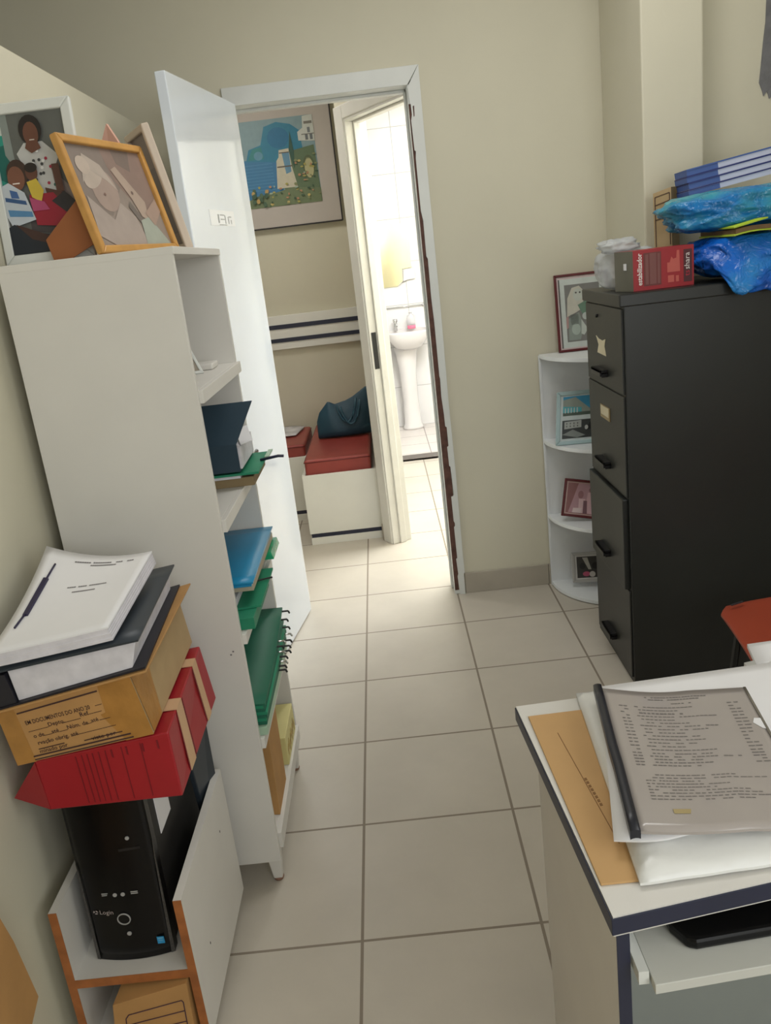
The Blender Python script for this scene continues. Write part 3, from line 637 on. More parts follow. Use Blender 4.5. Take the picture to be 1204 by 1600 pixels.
MB().prism([(-0.564, -2.83, 0.8385), (-0.270, -2.83, 0.8900), (-0.276, -2.425, 0.8945), (-0.564, -2.425, 0.8385)], (0, 0, 0.004)).build('lid_flap', m_kraft, t, bevel=0.001)
MB().prism([bfp(0.0, 0.0, 0.0014), bfp(0.14, 0.0, 0.0014), bfp(0.13, 1, 0.0014), bfp(0.0, 1, 0.0014)], (0, 0.0006, 0)).build('packing_tape', m_tape, t)
MB().prism([bfp(0.80, 0.0, 0.0014), bfp(1.0, 0.0, 0.0014), bfp(1.0, 0.99, 0.0014), bfp(0.76, 0.99, 0.0014), bfp(0.74, 0.52, 0.0014), bfp(0.70, 0.50, 0.0014)], (0, 0.0006, 0)).build('packing_tape', m_tape, t)
MB().prism([(-0.2865, -2.81, 0.7625), (-0.2865, -2.75, 0.765), (-0.304, -2.72, 0.862), (-0.3075, -2.81, 0.880)], (0.0008, 0, 0)).build('packing_tape', m_tape, t)
e = MB(); uu = Vector((0.26, 0, 0.040)).normalized(); vv = Vector((-0.17, 0, 1)).normalized()
def T_(txt, u, v, size, cw=1.0): e.text(txt, bfp(u, v, 0.0017), uu, vv, size, 0.0003, 0, 'LEFT', cw, 0.01)
def L_(u0, u1, v, w_): e.prism([bfp(u0, v - w_, 0.0017), bfp(u1, v - w_, 0.0017), bfp(u1, v + w_, 0.0017), bfp(u0, v + w_, 0.0017)], (0, -0.0003, 0))
L_(0.14, 0.745, 0.88, 0.013); L_(0.135, 0.85, 0.095, 0.013); L_(0.135, 0.86, 0.035, 0.011)
T_('EM DOCUMENTOS DO ANO 20', 0.172, 0.655, 0.0118, 0.74); L_(0.69, 0.74, 0.665, 0.004)
L_(0.17, 0.32, 0.53, 0.004); T_('Depto.', 0.32, 0.535, 0.0115); L_(0.42, 0.56, 0.53, 0.004); T_('Ref', 0.56, 0.555, 0.0125); L_(0.62, 0.72, 0.56, 0.004)
T_('o de', 0.19, 0.405, 0.0115); L_(0.265, 0.325, 0.405, 0.004); T_('até', 0.325, 0.405, 0.0115); L_(0.38, 0.44, 0.405, 0.004); T_('Núm. de', 0.44, 0.41, 0.0115); L_(0.575, 0.62, 0.415, 0.004); T_('até', 0.62, 0.42, 0.0115); L_(0.68, 0.76, 0.425, 0.004)
T_('rvação obrig. até', 0.20, 0.275, 0.0115); L_(0.46, 0.775, 0.285, 0.004)
L_(0.52, 0.80, 0.16, 0.008); T_('visto por', 0.575, 0.135, 0.0115, 1.1)
L_(0.19, 0.38, 0.2, 0.008); T_('minado por', 0.19, 0.125, 0.0115)
e.build('printed_form', m_inkbrown, t, solid=True)

# two black folders of loose sheets on the box
G6 = 'paper piles on the archive box'
def slopez(x): return 0.8955 + (x + 0.27) * (0.8955 - 0.8435) / 0.294
t = thing('paper_folder', (-0.42, -2.62, 0.90), 'black folder holding a thick ream of paper, directly on the brown archive box', 'folder', G6)
MB().prism([(-0.585, -2.825, slopez(-0.585) - 0.002), (-0.272, -2.825, slopez(-0.272) + 0.001), (-0.300, -2.425, slopez(-0.3) + 0.004), (-0.585, -2.425, slopez(-0.585) + 0.004)], (0, 0, 0.004)).build('lower_cover', m_folded, t)
MB().hexa([(-0.512, -2.815, slopez(-0.512) + 0.003), (-0.298, -2.815, slopez(-0.298) + 0.005), (-0.318, -2.44, slopez(-0.318) + 0.008), (-0.53, -2.44, slopez(-0.53) + 0.008)], [(-0.522, -2.808, 0.912), (-0.277 - 0.008, -2.808, 0.944), (-0.312, -2.44, 0.944), (-0.535, -2.44, 0.912)]).build('paper_ream', m_paperedge, t, bevel=0.001)
MB().sheet(lambda u, v: (-0.595 + (0.318 + 0.0) * u - 0.024 * v, -2.818 + 0.385 * v, 0.9105 + 0.0385 * u + 0.0 * v), 6, 6, (0, 0, -0.0035)).build('upper_cover', m_folder, t)
MB().hexa([(-0.60, -2.822, slopez(-0.6) + 0.003), (-0.514, -2.822, slopez(-0.514) + 0.003), (-0.514, -2.44, slopez(-0.514) + 0.003), (-0.60, -2.44, slopez(-0.6) + 0.003)], [(-0.60, -2.815, 0.905), (-0.526, -2.815, 0.9085), (-0.526, -2.44, 0.9085), (-0.60, -2.44, 0.905)]).build('spine', m_folded, t)
t = thing('paper_pile', (-0.43, -2.65, 0.95), 'thick white pile with a printed title page and navy fastener, topmost of the stack', 'papers', G6)
def pz(u, v):
    x = -0.546 + 0.220 * u + 0.012 * v - 0.006 * u * v
    y = -2.812 + 0.305 * v - 0.01 * (1 - u) * (1 - v)
    z = 0.953 + 0.020 * u + 0.032 * v + 0.055 * (1 - u) ** 2 * v * v * 1.1 + 0.004 * u * u
    return (x, y, z)
MB().sheet(lambda u, v: pz(u, v), 14, 14, (0.0005, -0.0005, -0.0025)).build('title_page', m_paper, t)
b = MB()
for k in range(5):
    q = 0.0055; b.sheet(lambda u, v: (pz(u, v)[0] + 0.0012 * k * u - 0.001, pz(u, v)[1] + (0.0012 if k % 2 else -0.0004), pz(u, v)[2] - 0.0032 - 0.0052 * k * (1 - 0.12 * (1 - v))), 10, 10, (0, 0, -0.0046))
b.build('sheets', m_paperedge, t)
def pn(u, v, l=0.0008): return Vector(pz(u, v)) + Vector((0, 0, l))
e = MB()
def strip(u0, u1, v, w_, mb, n=10):
    for k in range(n):
        if random.random() < 0.08: continue
        a0 = u0 + (u1 - u0) * k / n; a1 = u0 + (u1 - u0) * (k + 0.86) / n
        mb.prism([pn(a0, v - w_), pn(a1, v - w_), pn(a1, v + w_), pn(a0, v + w_)], (0, 0, 0.0002))
strip(0.30, 0.86, 0.905, 0.006, e, 26); strip(0.44, 0.70, 0.872, 0.006, e, 14); strip(0.36, 0.72, 0.62, 0.005, e, 18); strip(0.43, 0.64, 0.56, 0.005, e, 12)
e.build('printed_text', m_inkgrey, t)
e = MB(); e.hexa([pn(0.095, 0.36, 0.0), pn(0.145, 0.36, 0), pn(0.145, 0.72, 0), pn(0.095, 0.72, 0)], [pn(0.1, 0.36, 0.004), pn(0.14, 0.36, 0.004), pn(0.14, 0.72, 0.004), pn(0.1, 0.72, 0.004)])
e.tube([pn(0.10, 0.24, 0.002), pn(0.115, 0.36, 0.003)], 0.002); e.tube([pn(0.13, 0.72, 0.003), pn(0.14, 0.86, 0.002)], 0.002)
e.build('paper_fastener', mat('navy_plastic', (40, 34, 66), 0.4, var=0.05), t)

# cardboard sheet leaning at the lower left edge
tag(MB().prism([(-0.565, -2.956, 0.335), (-0.565, -2.979, 0.482), (-0.565, -2.997, 0.55), (-0.565, -3.2, 0.80), (-0.565, -3.6, 0.70), (-0.565, -3.7, 0.2), (-0.56, -3.45, 0.0), (-0.565, -3.2, 0.22), (-0.565, -2.997, 0.316)], (0.02, 0, 0)).build('cardboard_sheet', m_kraft), 'plain brown cardboard sheet leaning on the left wall in front of the computer stand', 'cardboard')

# ------------------------------------------------------------------ desk and what lies on it
ZD = 0.742
dk = thing('desk', (0.85, -3.05, 0), 'white desk with dark navy edging, papers spread over it', 'desk')
P1 = Vector((0.371, -2.826, 0)); P2 = Vector((0.406, -3.333, 0)); P3 = Vector((1.30, -3.195, 0)); P4 = Vector((1.30, -2.775, 0))
def at(z, *ps): return [Vector((p_.x, p_.y, z)) for p_ in ps]
MB().hexa(at(ZD - 0.030, P1, P2, P3, P4), at(ZD, P1, P2, P3, P4)).build('tabletop', m_white, dk)
e = MB(); o1, o2, o3 = P1 + Vector((-0.0022, 0.0, 0)), P2 + Vector((-0.0022, -0.0022, 0)), P3 + Vector((0, -0.0022, 0))
e.hexa(at(ZD - 0.027, o1, o2, P2, P1), at(ZD - 0.002, o1, o2, P2, P1)); e.hexa(at(ZD - 0.027, o2, o3, P3, P2), at(ZD - 0.002, o2, o3, P3, P2))
e.build('navy_edging', m_navy, dk, bevel=0.0008)
S1 = Vector((0.398, -2.86, 0)); S2 = Vector((0.415, -3.308, 0)); S3 = Vector((0.432, -3.307, 0)); S4 = Vector((0.415, -2.859, 0))
sp_ = MB().hexa(at(0.0, S1, S2, S3, S4), at(ZD - 0.030, S1, S2, S3, S4)).build('side_panel', m_white, dk)
MB().hexa(at(0.0, S2 + Vector((0, -0.002, 0)), S3 + Vector((0, -0.002, 0)), S3, S2), at(ZD - 0.031, S2 + Vector((0, -0.002, 0)), S3 + Vector((0, -0.002, 0)), S3, S2)).build('edging', m_navy, sp_)
MB().box(1.24, 1.257, -3.2, -2.82, 0, ZD - 0.030).build('side_panel', m_white, dk)
MB().box(0.43, 1.24, -2.92, -2.905, 0.015, ZD - 0.031).build('modesty_panel', m_grey, dk)
# sliding keyboard tray
tr = MB().hexa([(0.452, -3.345, 0.628), (1.22, -3.28, 0.628), (1.22, -2.98, 0.628), (0.445, -2.99, 0.628)], [(0.452, -3.345, 0.643), (1.22, -3.28, 0.643), (1.22, -2.98, 0.643), (0.445, -2.99, 0.643)]).build('keyboard_tray', m_tray, dk, bevel=0.001)
MB().hexa([(0.436, -3.33, 0.63), (0.449, -3.33, 0.63), (0.443, -2.99, 0.63), (0.43, -2.99, 0.63)], [(0.436, -3.33, 0.65), (0.449, -3.33, 0.65), (0.443, -2.99, 0.65), (0.43, -2.99, 0.65)]).build('slide_rail', m_frame, tr)
MB().box(0.432, 0.44, -3.28, -3.26, 0.6, 0.7).build('bracket', m_frame, tr)
# keyboard on the tray
def kb(u, v):
    return (0.497 + 0.40 * u, -3.287 + 0.16 * v + 0.030 * u, 0.662 + 0.012 * v)
o = MB().hexa([(0.508, -3.296, 0.6436), (0.52, -3.301, 0.6436), (0.90, -3.268, 0.6436), (0.90, -3.11, 0.6436), (0.487, -3.14, 0.6436), (0.495, -3.27, 0.6436)], [(0.508, -3.294, 0.66), (0.52, -3.299, 0.66), (0.90, -3.266, 0.66), (0.90, -3.11, 0.672), (0.487, -3.14, 0.672), (0.495, -3.268, 0.66)]).build('keyboard', m_blackgl, bevel=0.005)
tag(o, 'black keyboard with rounded corners on the desk\'s sliding tray', 'keyboard')

# brown envelope
e0 = [(0.386, -2.868), (0.405, -3.281), (0.452, -3.281), (0.66, -3.25), (0.66, -2.86)]
t = thing('envelope', (0.45, -3.05, ZD), 'large brown envelope at the left edge of the desk, under the clear folders', 'envelope')
MB().prism([(a_, b_, ZD + 0.0005) for a_, b_ in e0], (0, 0, 0.003)).build('pouch', m_env, t, bevel=0.0008)
e = MB()
e.prism([(0.424, -2.93, ZD + 0.0036), (0.4252, -2.93, ZD + 0.0036), (0.4492, -3.21, ZD + 0.0036), (0.448, -3.21, ZD + 0.0036)], (0, 0, 0.0004))
for k in range(8): e.prism([(0.437 + k * 0.001, -3.06 - k * 0.009, ZD + 0.0036), (0.441 + k * 0.001, -3.059 - k * 0.009, ZD + 0.0036), (0.4413 + k * 0.001, -3.065 - k * 0.009, ZD + 0.0036), (0.4373 + k * 0.001, -3.066 - k * 0.009, ZD + 0.0036)], (0, 0, 0.0003))
e.build('print', mat('faded_brown_print', (140, 102, 62), 0.8, var=0), t)

# puffy translucent plastic folder
m_clear = mat('frosted_plastic', (226, 226, 222), 0.28, var=0.03, bump=0.25, bscale=18)
def pf(u, v):
    x0, x1 = 0.452 + 0.03 * v, 0.80
    x = x0 + (x1 - x0) * u; y = -3.292 + 0.475 * v + 0.02 * u
    edge = min(1, min(u * 9, v * 9, (1 - v) * 7))
    return (x, y, ZD + 0.0085 + 0.0165 * math.sqrt(max(0, edge)) + 0.003 * noise.noise(Vector((u * 6, v * 6, 1))))
tag(MB().sheet(pf, 26, 26, (0, 0, -0.004)).build('plastic_folder', m_clear), 'puffy frosted white plastic folder under the report on the desk', 'folder')
# loose white sheets between
tag(MB().sheet(lambda u, v: (0.437 + 0.33 * u + 0.080 * v, -3.228 + 0.02 * u - 0.022 * math.sin(3.1 * min(u * 2.2, 1)) * (1 - v) + 0.375 * v, ZD + 0.0345 - 0.010 * (1 - v) * (1 - min(u * 4, 1)) + 0.003 * v), 20, 16, (0, 0, -0.0025)).build('paper_sheets', m_paper), 'loose white sheets sandwiched between the report and the plastic folder', 'papers')
# spiral-less report with clear cover and black slide spine
rp = thing('report', (0.6, -3.06, ZD + 0.036), 'report in a clear grey cover with a black slide spine, on the desk', 'report')
def rz(u, v):
    sx_, ex_ = (0.466 + 0.047 * v), (0.697 + 0.047 * v)
    x = sx_ + (ex_ - sx_) * u; y = -3.242 + 0.365 * v - 0.02 * u * (1 - v * 0.3) - 0.022 * u * v - 0.010 * math.sin(math.pi * min(1, u * 1.6)) * 0.8
    z = ZD + 0.0395 + 0.006 * (1 - u) + 0.003 * math.sin(u * 5 + v * 2)
    return (x, y, z)
m_report = mat('clear_covered_page', (168, 160, 154), 0.25, var=0.03, scale=6, coat=0.3)
MB().sheet(rz, 20, 20, (0, 0, -0.004)).build('cover_page', m_report, rp)
e = MB()
def rn(u, v, l=0.0006): return Vector(rz(u, v)) + Vector((0, 0, l))
def rstrip(u0, u1, v, w_, mb, n):
    for k in range(n):
        if random.random() < 0.12: continue
        a0 = u0 + (u1 - u0) * k / n; a1 = u0 + (u1 - u0) * (k + random.uniform(0.6, 0.92)) / n
        mb.prism([rn(a0, v - w_), rn(a1, v - w_), rn(a1, v + w_), rn(a0, v + w_)], (0, 0, 0.0002))
rstrip(0.28, 0.72, 0.945, 0.0035, e, 20); rstrip(0.30, 0.66, 0.925, 0.0035, e, 16); rstrip(0.45, 0.6, 0.89, 0.003, e, 6)
v_ = 0.855
for k in range(19):
    u1 = random.uniform(0.42, 0.78); rstrip(0.09, 0.15, v_, 0.003, e, 2); rstrip(0.21 if k % 3 else 0.19, u1, v_, 0.0028 if k != 2 else 0.005, e, int((u1 - 0.2) * 36)); rstrip(0.83, 0.92, v_ + 0.02, 0.003, e, 2)
    v_ -= 0.0265 if k < 14 else 0.021
for k in range(9):
    rstrip(0.12, random.uniform(0.4, 0.9), 0.335 - 0.019 * k, 0.0022, e, 18)
e.build('printed_text', mat('faded_ink', (120, 114, 110), 0.8, var=0), rp)
MB().sheet(lambda u, v: tuple(Vector((rz(0, v)[0] - 0.012 + 0.014 * u, rz(0, v)[1] - (0.004 if v < 0.5 else -0.006), rz(0, v)[2] + 0.006 - 0.002 * (2 * u - 1) ** 2))), 4, 10, (0, 0, -0.0125)).build('slide_spine', mat('dark_navy_plastic', (26, 27, 36), 0.35, var=0.05), rp)
MB().sheet(lambda u, v: tuple(Vector((rz(1, v)[0] + 0.004 * (u - 0.6), rz(1, v)[1], rz(1, v)[2] + 0.001))), 2, 12, (0, 0, -0.001)).build('cover_margin', mat('clear_margin', (120, 114, 104), 0.2, var=0.1), rp)
MB().prism([rn(0.93, 0.70), rn(0.97, 0.655), rn(0.998, 0.645), rn(0.995, 0.73), rn(0.95, 0.735)], (0, 0, 0.0003)).build('notch', m_paper, rp)
MB().prism([rn(0.22, 0.10), rn(0.31, 0.10), rn(0.32, 0.125), rn(0.22, 0.125)], (0, 0, 0.0003)).build('yellow_stain', mat('yellow_stain', (170, 152, 104), 0.5, var=0.1), rp)
# more papers to the right
tag(MB().sheet(lambda u, v: (0.80 + 0.3 * u, -2.98 + 0.2 * v + 0.03 * u, ZD + 0.012 + 0.02 * u), 6, 6, (0, 0, -0.010)).build('paper_pile', m_clear), 'white plastic sleeve at the right of the report, by the frame edge', 'papers')
tag(MB().sheet(lambda u, v: (0.815 + 0.3 * u + 0.012 * v, -2.80 + 0.07 * v + 0.02 * u, ZD + 0.014 + 0.008 * v), 6, 6, (0, 0, -0.008)).build('paper_pile', m_paper), 'bluish white paper stack at the far edge of the desk, below the orange chair', 'papers')

# ------------------------------------------------------------------ orange chair
ch = thing('chair', (1.3, -2.05, 0), 'orange plastic chair with black metal frame between desk and filing cabinet', 'chair')
def seat(u, v):
    # u from the back (far right) to the front (left), v across
    x = 1.47 - 0.37 * u - 0.045 * (1 - v) * u; y = -2.27 + 0.385 * v
    r = 0.03 * max(0, 1 - min(v, 1 - v) * 8) * max(0, (u - 0.75) * 4)
    return (x + r, y - 0.02 * (1 - u) * (0.0) + 0.03 * (1 - u) * (v - 0.2), 0.452 + 0.008 * math.sin(math.pi * v) - 0.012 * u * u)
MB().sheet(seat, 14, 14, (0, 0, -0.010)).build('seat', m_orange, ch, bevel=0.002)
MB().obox((1.13, -1.915, 0.4562), (0.04, 0.012, 0.002), (0.002, -0.008, 0), (0, 0, 0.0015)).build('seat_slot', m_ink, ch)
def back(u, v): return (1.53 + 0.05 * v, -2.27 + 0.40 * u, 0.60 + 0.24 * v + 0.0 * u)
MB().sheet(lambda u, v: (1.50 + 0.05 * v + 0.03 * math.sin(math.pi * u), -2.26 + 0.41 * u, 0.55 + 0.27 * v), 10, 8, (0.01, 0, 0)).build('backrest', m_orange, ch, bevel=0.002)
for y in (-2.21, -1.94):
    MB().tube([(1.10, y, 0.0), (1.15, y, 0.42), (1.19, y, 0.432)], 0.011).build('leg', m_steeldark, ch)
    MB().tube([(1.52, y, 0.0), (1.44, y, 0.43), (1.40, y, 0.438)], 0.011).build('leg', m_steeldark, ch)
    MB().tube([(1.19, y, 0.432), (1.44, y, 0.432), (1.50, y, 0.50), (1.53, y, 0.64)], 0.011).build('side_rail', m_steeldark, ch)
MB().tube([(1.3, -2.21, 0.428), (1.3, -1.94, 0.428)], 0.009).build('cross_bar', m_steeldark, ch)

# ------------------------------------------------------------------ filing cabinet
fc = thing('filing_cabinet', (1.27, -1.28, 0), 'tall dark grey steel filing cabinet with four drawers', 'filing cabinet')
FX, FY0, FY1 = 0.957, -1.520, -1.045
MB().box(FX + 0.002, 1.60, FY0, FY1, 0.0, 1.335).build('carcass', m_steel, fc, bevel=0.002)
MB().box(FX - 0.012, 1.603, FY0 - 0.003, FY1 + 0.003, 1.306, 1.345).build('lid', m_steel, fc, bevel=0.004)
dz = [(1.03, 1.300, 0), (0.685, 1.024, 0), (0.355, 0.678, 0.012), (0.022, 0.350, 0)]
hz_ = [1.082, 0.760, 0.432, 0.100]
for (z0, z1, pull), zh in zip(dz, hz_):
    dr = MB().box(FX - 0.004 - pull, FX + 0.004, FY0 + (0.022 if pull else 0.012), FY1 - 0.012, z0, z1).build('drawer', m_steel, fc, bevel=0.003)
    x = FX - 0.004 - pull
    hn = MB().hexa([(x - 0.024, -1.325, zh - 0.004), (x - 0.002, -1.31, zh - 0.010), (x - 0.002, -1.14, zh - 0.010), (x - 0.024, -1.125, zh - 0.004)], [(x - 0.026, -1.325, zh + 0.006), (x, -1.31, zh + 0.010), (x, -1.14, zh + 0.010), (x - 0.026, -1.125, zh + 0.006)])
    hn = MB()
    hn.box(x - 0.026, x, -1.325, -1.205, zh - 0.002, zh + 0.007); hn.box(x - 0.026, x - 0.02, -1.325, -1.205, zh - 0.014, zh + 0.007); hn.box(x - 0.02, x, -1.325, -1.3, zh - 0.018, zh - 0.006); hn.box(x - 0.02, x, -1.23, -1.205, zh - 0.018, zh - 0.006)
    hn.build('handle', m_black, dr, bevel=0.001)
    if z0 > 1: MB().prism([(x, -1.195, 1.193), (x, -1.228, 1.185), (x, -1.275, 1.182), (x, -1.317, 1.191), (x, -1.300, 1.165), (x, -1.316, 1.134), (x, -1.206, 1.136), (x, -1.226, 1.165)], (-0.0015, 0, 0)).build('label_card', m_card, dr)
    elif z0 > 0.6: MB().box(x - 0.003, x, -1.340, -1.222, 0.912, 0.958, 0).box(x - 0.004, x - 0.003, -1.33, -1.232, 0.924, 0.955, 1).build('label_holder', [mat('tarnished_brass', (150, 130, 90), 0.4, var=0.1), m_card], dr)
for y_, z_ in ((-1.215, 1.262), (-1.215, 0.62)): MB().tube([(FX - 0.004, y_, z_), (FX - 0.010, y_, z_)], 0.006, 10).build('lock', m_steeldark, fc)

# ------------------------------------------------------------------ white corner shelf and frames
cs = thing('corner_shelf', (1.02, -0.7, 0), 'white quarter-round corner shelf beside the filing cabinet', 'shelf')
CX, CYB, CR = 1.176, -0.540, 0.30
MB().box(CX - 0.302, CX - 0.0, CYB - 0.008, CYB, 0.0, 1.06).build('back_panel', m_white2, cs)
MB().box(CX - 0.312, CX - 0.302, CYB - 0.012, CYB, 0.0, 1.06).build('back_panel', m_white2, cs)
MB().box(CX - 0.010, CX, CYB - 0.31, CYB - 0.008, 0.0, 1.06).build('back_panel', m_white2, cs)
for z1 in (1.066, 0.692, 0.345, 0.02):
    pts = [(CX - 0.010, CYB - 0.008)]
    for k in range(17):
        a_ = math.pi + (math.pi / 2) * k / 16
        pts.append((CX - 0.010 + (CR) * math.cos(a_), CYB - 0.008 + (CR + 0.03) * math.sin(a_)))
    MB().prism([(x, y, z1 - 0.016) for x, y in pts], (0, 0, 0.016)).build('shelf', m_white2, cs, bevel=0.001)
def wallframe(label, BL, R, U, w, h, bw, m, depth=0.012): return pframe('photo_frame', label, BL, R, U, w, h, bw, depth, m, 'frames on the corner shelf')
m_maroon = mat('maroon_wood', (96, 30, 34), 0.4, var=0.1)
# top: maroon frame with pencil drawing
t, a = wallframe('tall maroon frame with a pale mount, standing on top of the corner shelf', (0.945, -0.595, 1.068), (1, 0, 0), (0, 0.10, 1), 0.225, 0.318, 0.010, m_maroon)
a.rect(0, 0, 1, 1, (214, 196, 196)).rect(0.03, 0.02, 0.97, 0.965, (96, 96, 94)).rect(0.06, 0.02, 0.97, 0.965, (206, 214, 210)).rect(0.15, 0.10, 0.86, 0.885, (132, 132, 130))
a.poly([(0.17, 0.45), (0.2, 0.7), (0.3, 0.84), (0.45, 0.86), (0.55, 0.78), (0.5, 0.55), (0.36, 0.5)], (206, 204, 192)).ell(0.42, 0.74, 0.10, 0.085, (200, 206, 198)).ell(0.38, 0.77, 0.02, 0.012, (90, 90, 88)).ell(0.46, 0.77, 0.02, 0.012, (90, 90, 88)).poly([(0.4, 0.6), (0.6, 0.66), (0.66, 0.5), (0.5, 0.45)], (112, 142, 124))
a.poly([(0.2, 0.42), (0.42, 0.5), (0.5, 0.3), (0.42, 0.12), (0.18, 0.12)], (150, 160, 154)).ell(0.34, 0.27, 0.09, 0.08, (178, 192, 184)).poly([(0.46, 0.4), (0.58, 0.26), (0.5, 0.18), (0.44, 0.2)], (200, 208, 202)).ell(0.55, 0.44, 0.07, 0.05, (194, 202, 198)).poly([(0.15, 0.44), (0.2, 0.46), (0.19, 0.3), (0.15, 0.28)], (184, 150, 148))
for k in range(9): a.rect(0.24, 0.34 + 0.016 * k, 0.40, 0.346 + 0.016 * k, (112, 120, 116))
a.build('drawing', t)
# second shelf: pale blue frame with two prints
Rf = Vector((1, -0.1, 0)).normalized(); Uf = Vector((0.0, 0.20, 1)).normalized()
t, a = wallframe('pale blue frame with two small prints, on the second tier of the corner shelf', (0.888, -0.700, 0.694), Rf, (0.12, 0.20, 1), 0.21, 0.225, 0.017, mat('pale_blue_paint', (172, 196, 198), 0.4))
a.rect(0, 0, 1, 1, (206, 216, 216)).rect(0.06, 0.55, 0.95, 0.97, (64, 150, 190)).poly([(0.06, 0.55), (0.06, 0.9), (0.35, 0.95), (0.8, 0.6), (0.8, 0.55)], (150, 160, 150)).poly([(0.06, 0.56), (0.5, 0.56), (0.5, 0.72), (0.06, 0.76)], (90, 176, 186)).rect(0.06, 0.55, 0.9, 0.62, (86, 100, 90))
for k in range(5): a.rect(0.1 + 0.07 * k, 0.61, 0.13 + 0.07 * k, 0.72, (190, 206, 204))
a.rect(0.05, 0.05, 0.95, 0.45, (58, 62, 62)).poly([(0.1, 0.26), (0.1, 0.42), (0.5, 0.44), (0.5, 0.28)], (172, 176, 172)).poly([(0.05, 0.14), (0.3, 0.24), (0.6, 0.1), (0.4, 0.06)], (132, 138, 134)).poly([(0.6, 0.2), (0.7, 0.38), (0.95, 0.42), (0.95, 0.3)], (28, 30, 32)).ell(0.62, 0.27, 0.04, 0.05, (190, 194, 190))
for k in range(4):
    for j in range(2): a.rect(0.14 + 0.085 * k, 0.30 + 0.06 * j, 0.17 + 0.085 * k, 0.335 + 0.06 * j, (110, 114, 112))
a.build('prints', t)
# third shelf: maroon frame with pinkish photo, slumped
t, a = wallframe('small maroon frame with a pink tinted photograph, third tier of the corner shelf', (0.896, -0.690, 0.379), (0.95, -0.18, -0.17), (0.19, 0.16, 0.95), 0.19, 0.165, 0.011, m_maroon)
a.rect(0, 0, 1, 1, (206, 176, 170)).rect(0.035, 0.04, 0.97, 0.96, (150, 104, 104)).poly([(0.3, 0.96), (0.2, 0.5), (0.1, 0.06), (0.97, 0.06), (0.97, 0.96)], (190, 150, 158)).poly([(0.36, 0.06), (0.34, 0.5), (0.5, 0.5), (0.52, 0.06)], (222, 190, 194)).poly([(0.52, 0.06), (0.55, 0.7), (0.97, 0.8), (0.97, 0.06)], (216, 178, 184)).ell(0.38, 0.62, 0.07, 0.12, (160, 116, 122)).ell(0.62, 0.78, 0.05, 0.07, (150, 110, 116)).poly([(0.47, 0.06), (0.46, 0.45), (0.55, 0.45), (0.58, 0.06)], (126, 92, 100)).poly([(0.2, 0.06), (0.22, 0.2), (0.44, 0.22), (0.42, 0.06)], (226, 206, 206))
a.build('photograph', t)
# bottom: silver frame
t, a = wallframe('small silver frame with a dark group photograph, on the bottom tier of the corner shelf', (0.938, -0.665, 0.046), (1, -0.14, 0), (0.03, 0.18, 1), 0.19, 0.138, 0.014, mat('silver_wood', (176, 174, 170), 0.4))
a.rect(0, 0, 1, 1, (206, 204, 200)).rect(0.05, 0.06, 0.95, 0.94, (62, 60, 58)).poly([(0.2, 0.9), (0.36, 0.4), (0.44, 0.4), (0.34, 0.9)], (176, 174, 166)).ell(0.55, 0.55, 0.09, 0.14, (36, 34, 34)).ell(0.2, 0.55, 0.08, 0.13, (42, 42, 42)).ell(0.3, 0.22, 0.1, 0.1, (190, 90, 120)).ell(0.46, 0.2, 0.08, 0.12, (200, 196, 190)).rect(0.6, 0.7, 0.95, 0.9, (120, 116, 108)).ell(0.72, 0.35, 0.1, 0.2, (120, 112, 104))
a.build('photograph', t)

# ------------------------------------------------------------------ things on the filing cabinet
ZC = 1.3455
# red printed carton
t = thing('carton', (1.1, -1.43, ZC), 'red printed carton lying at the near left of the filing cabinet top', 'box')
cL, cR, cB, cT = 1.004, 1.1965, ZC + 0.0005, ZC + 0.122
yF, yFr = -1.475, -1.462
carton = [(cL, yF), (cR, yFr), (cR - 0.02, yFr + 0.10), (cL - 0.028, yF + 0.10)]
MB().hexa([(x, y, cB) for x, y in carton], [(x, y, cT) for x, y in carton]).build('body', [m_red, mat('grey_card', (108, 106, 92), 0.7)], t)
MB().hexa([(cL - 0.0004, yF, cB), (cL - 0.0284, yF + 0.10, cB), (cL - 0.0294, yF + 0.10, cB), (cL - 0.0016, yF - 0.0004, cB)], [(cL - 0.0004, yF, cT), (cL - 0.0284, yF + 0.10, cT), (cL - 0.0294, yF + 0.10, cT), (cL - 0.0016, yF - 0.0004, cT)]).build('grey_end', mat('grey_card', (108, 106, 92), 0.7), t)
MB().prism([(cL - 0.012, yF + 0.030, cB + 0.065), (cL - 0.015, yF + 0.045, cB + 0.065), (cL - 0.015, yF + 0.045, cB + 0.085), (cL - 0.012, yF + 0.030, cB + 0.085)], (-0.002, 0, 0)).build('end_label', m_paper, t)
def cp(u, v, l=0.0006): return lerp(lerp((cL, yF, cB), (cR, yFr, cB), u), lerp((cL, yF, cT), (cR, yFr, cT), u), v) + Vector((0, -l, 0))
def cbox(u0, u1, v0, v1, mb, mi=0, l=0.0006): mb.poly([cp(u0, v0, l), cp(u1, v0, l), cp(u1, v1, l), cp(u0, v1, l)], mi)
e = MB(); m_dred = mat('brown_red_print', (112, 50, 48), 0.5, var=0.06); m_pred = mat('pale_red_print', (196, 92, 82), 0.5, var=0.06); m_maroonp = mat('maroon_print', (80, 28, 36), 0.45, var=0.05)
cbox(0.17, 0.46, 0.10, 0.92, e, 0); cbox(0.20, 0.25, 0.14, 0.88, e, 1, 0.001); cbox(0.27, 0.38, 0.14, 0.90, e, 1, 0.001); cbox(0.40, 0.44, 0.14, 0.88, e, 1, 0.001)
cbox(0.83, 0.97, 0.10, 0.90, e, 2)
e.poly([cp(0.56, 0.38), cp(0.77, 0.38), cp(0.76, 0.9), cp(0.72, 0.9), (cp(0.71, 0.72)), cp(0.66, 0.7), cp(0.63, 0.76), cp(0.60, 0.62), cp(0.56, 0.62)], 3)
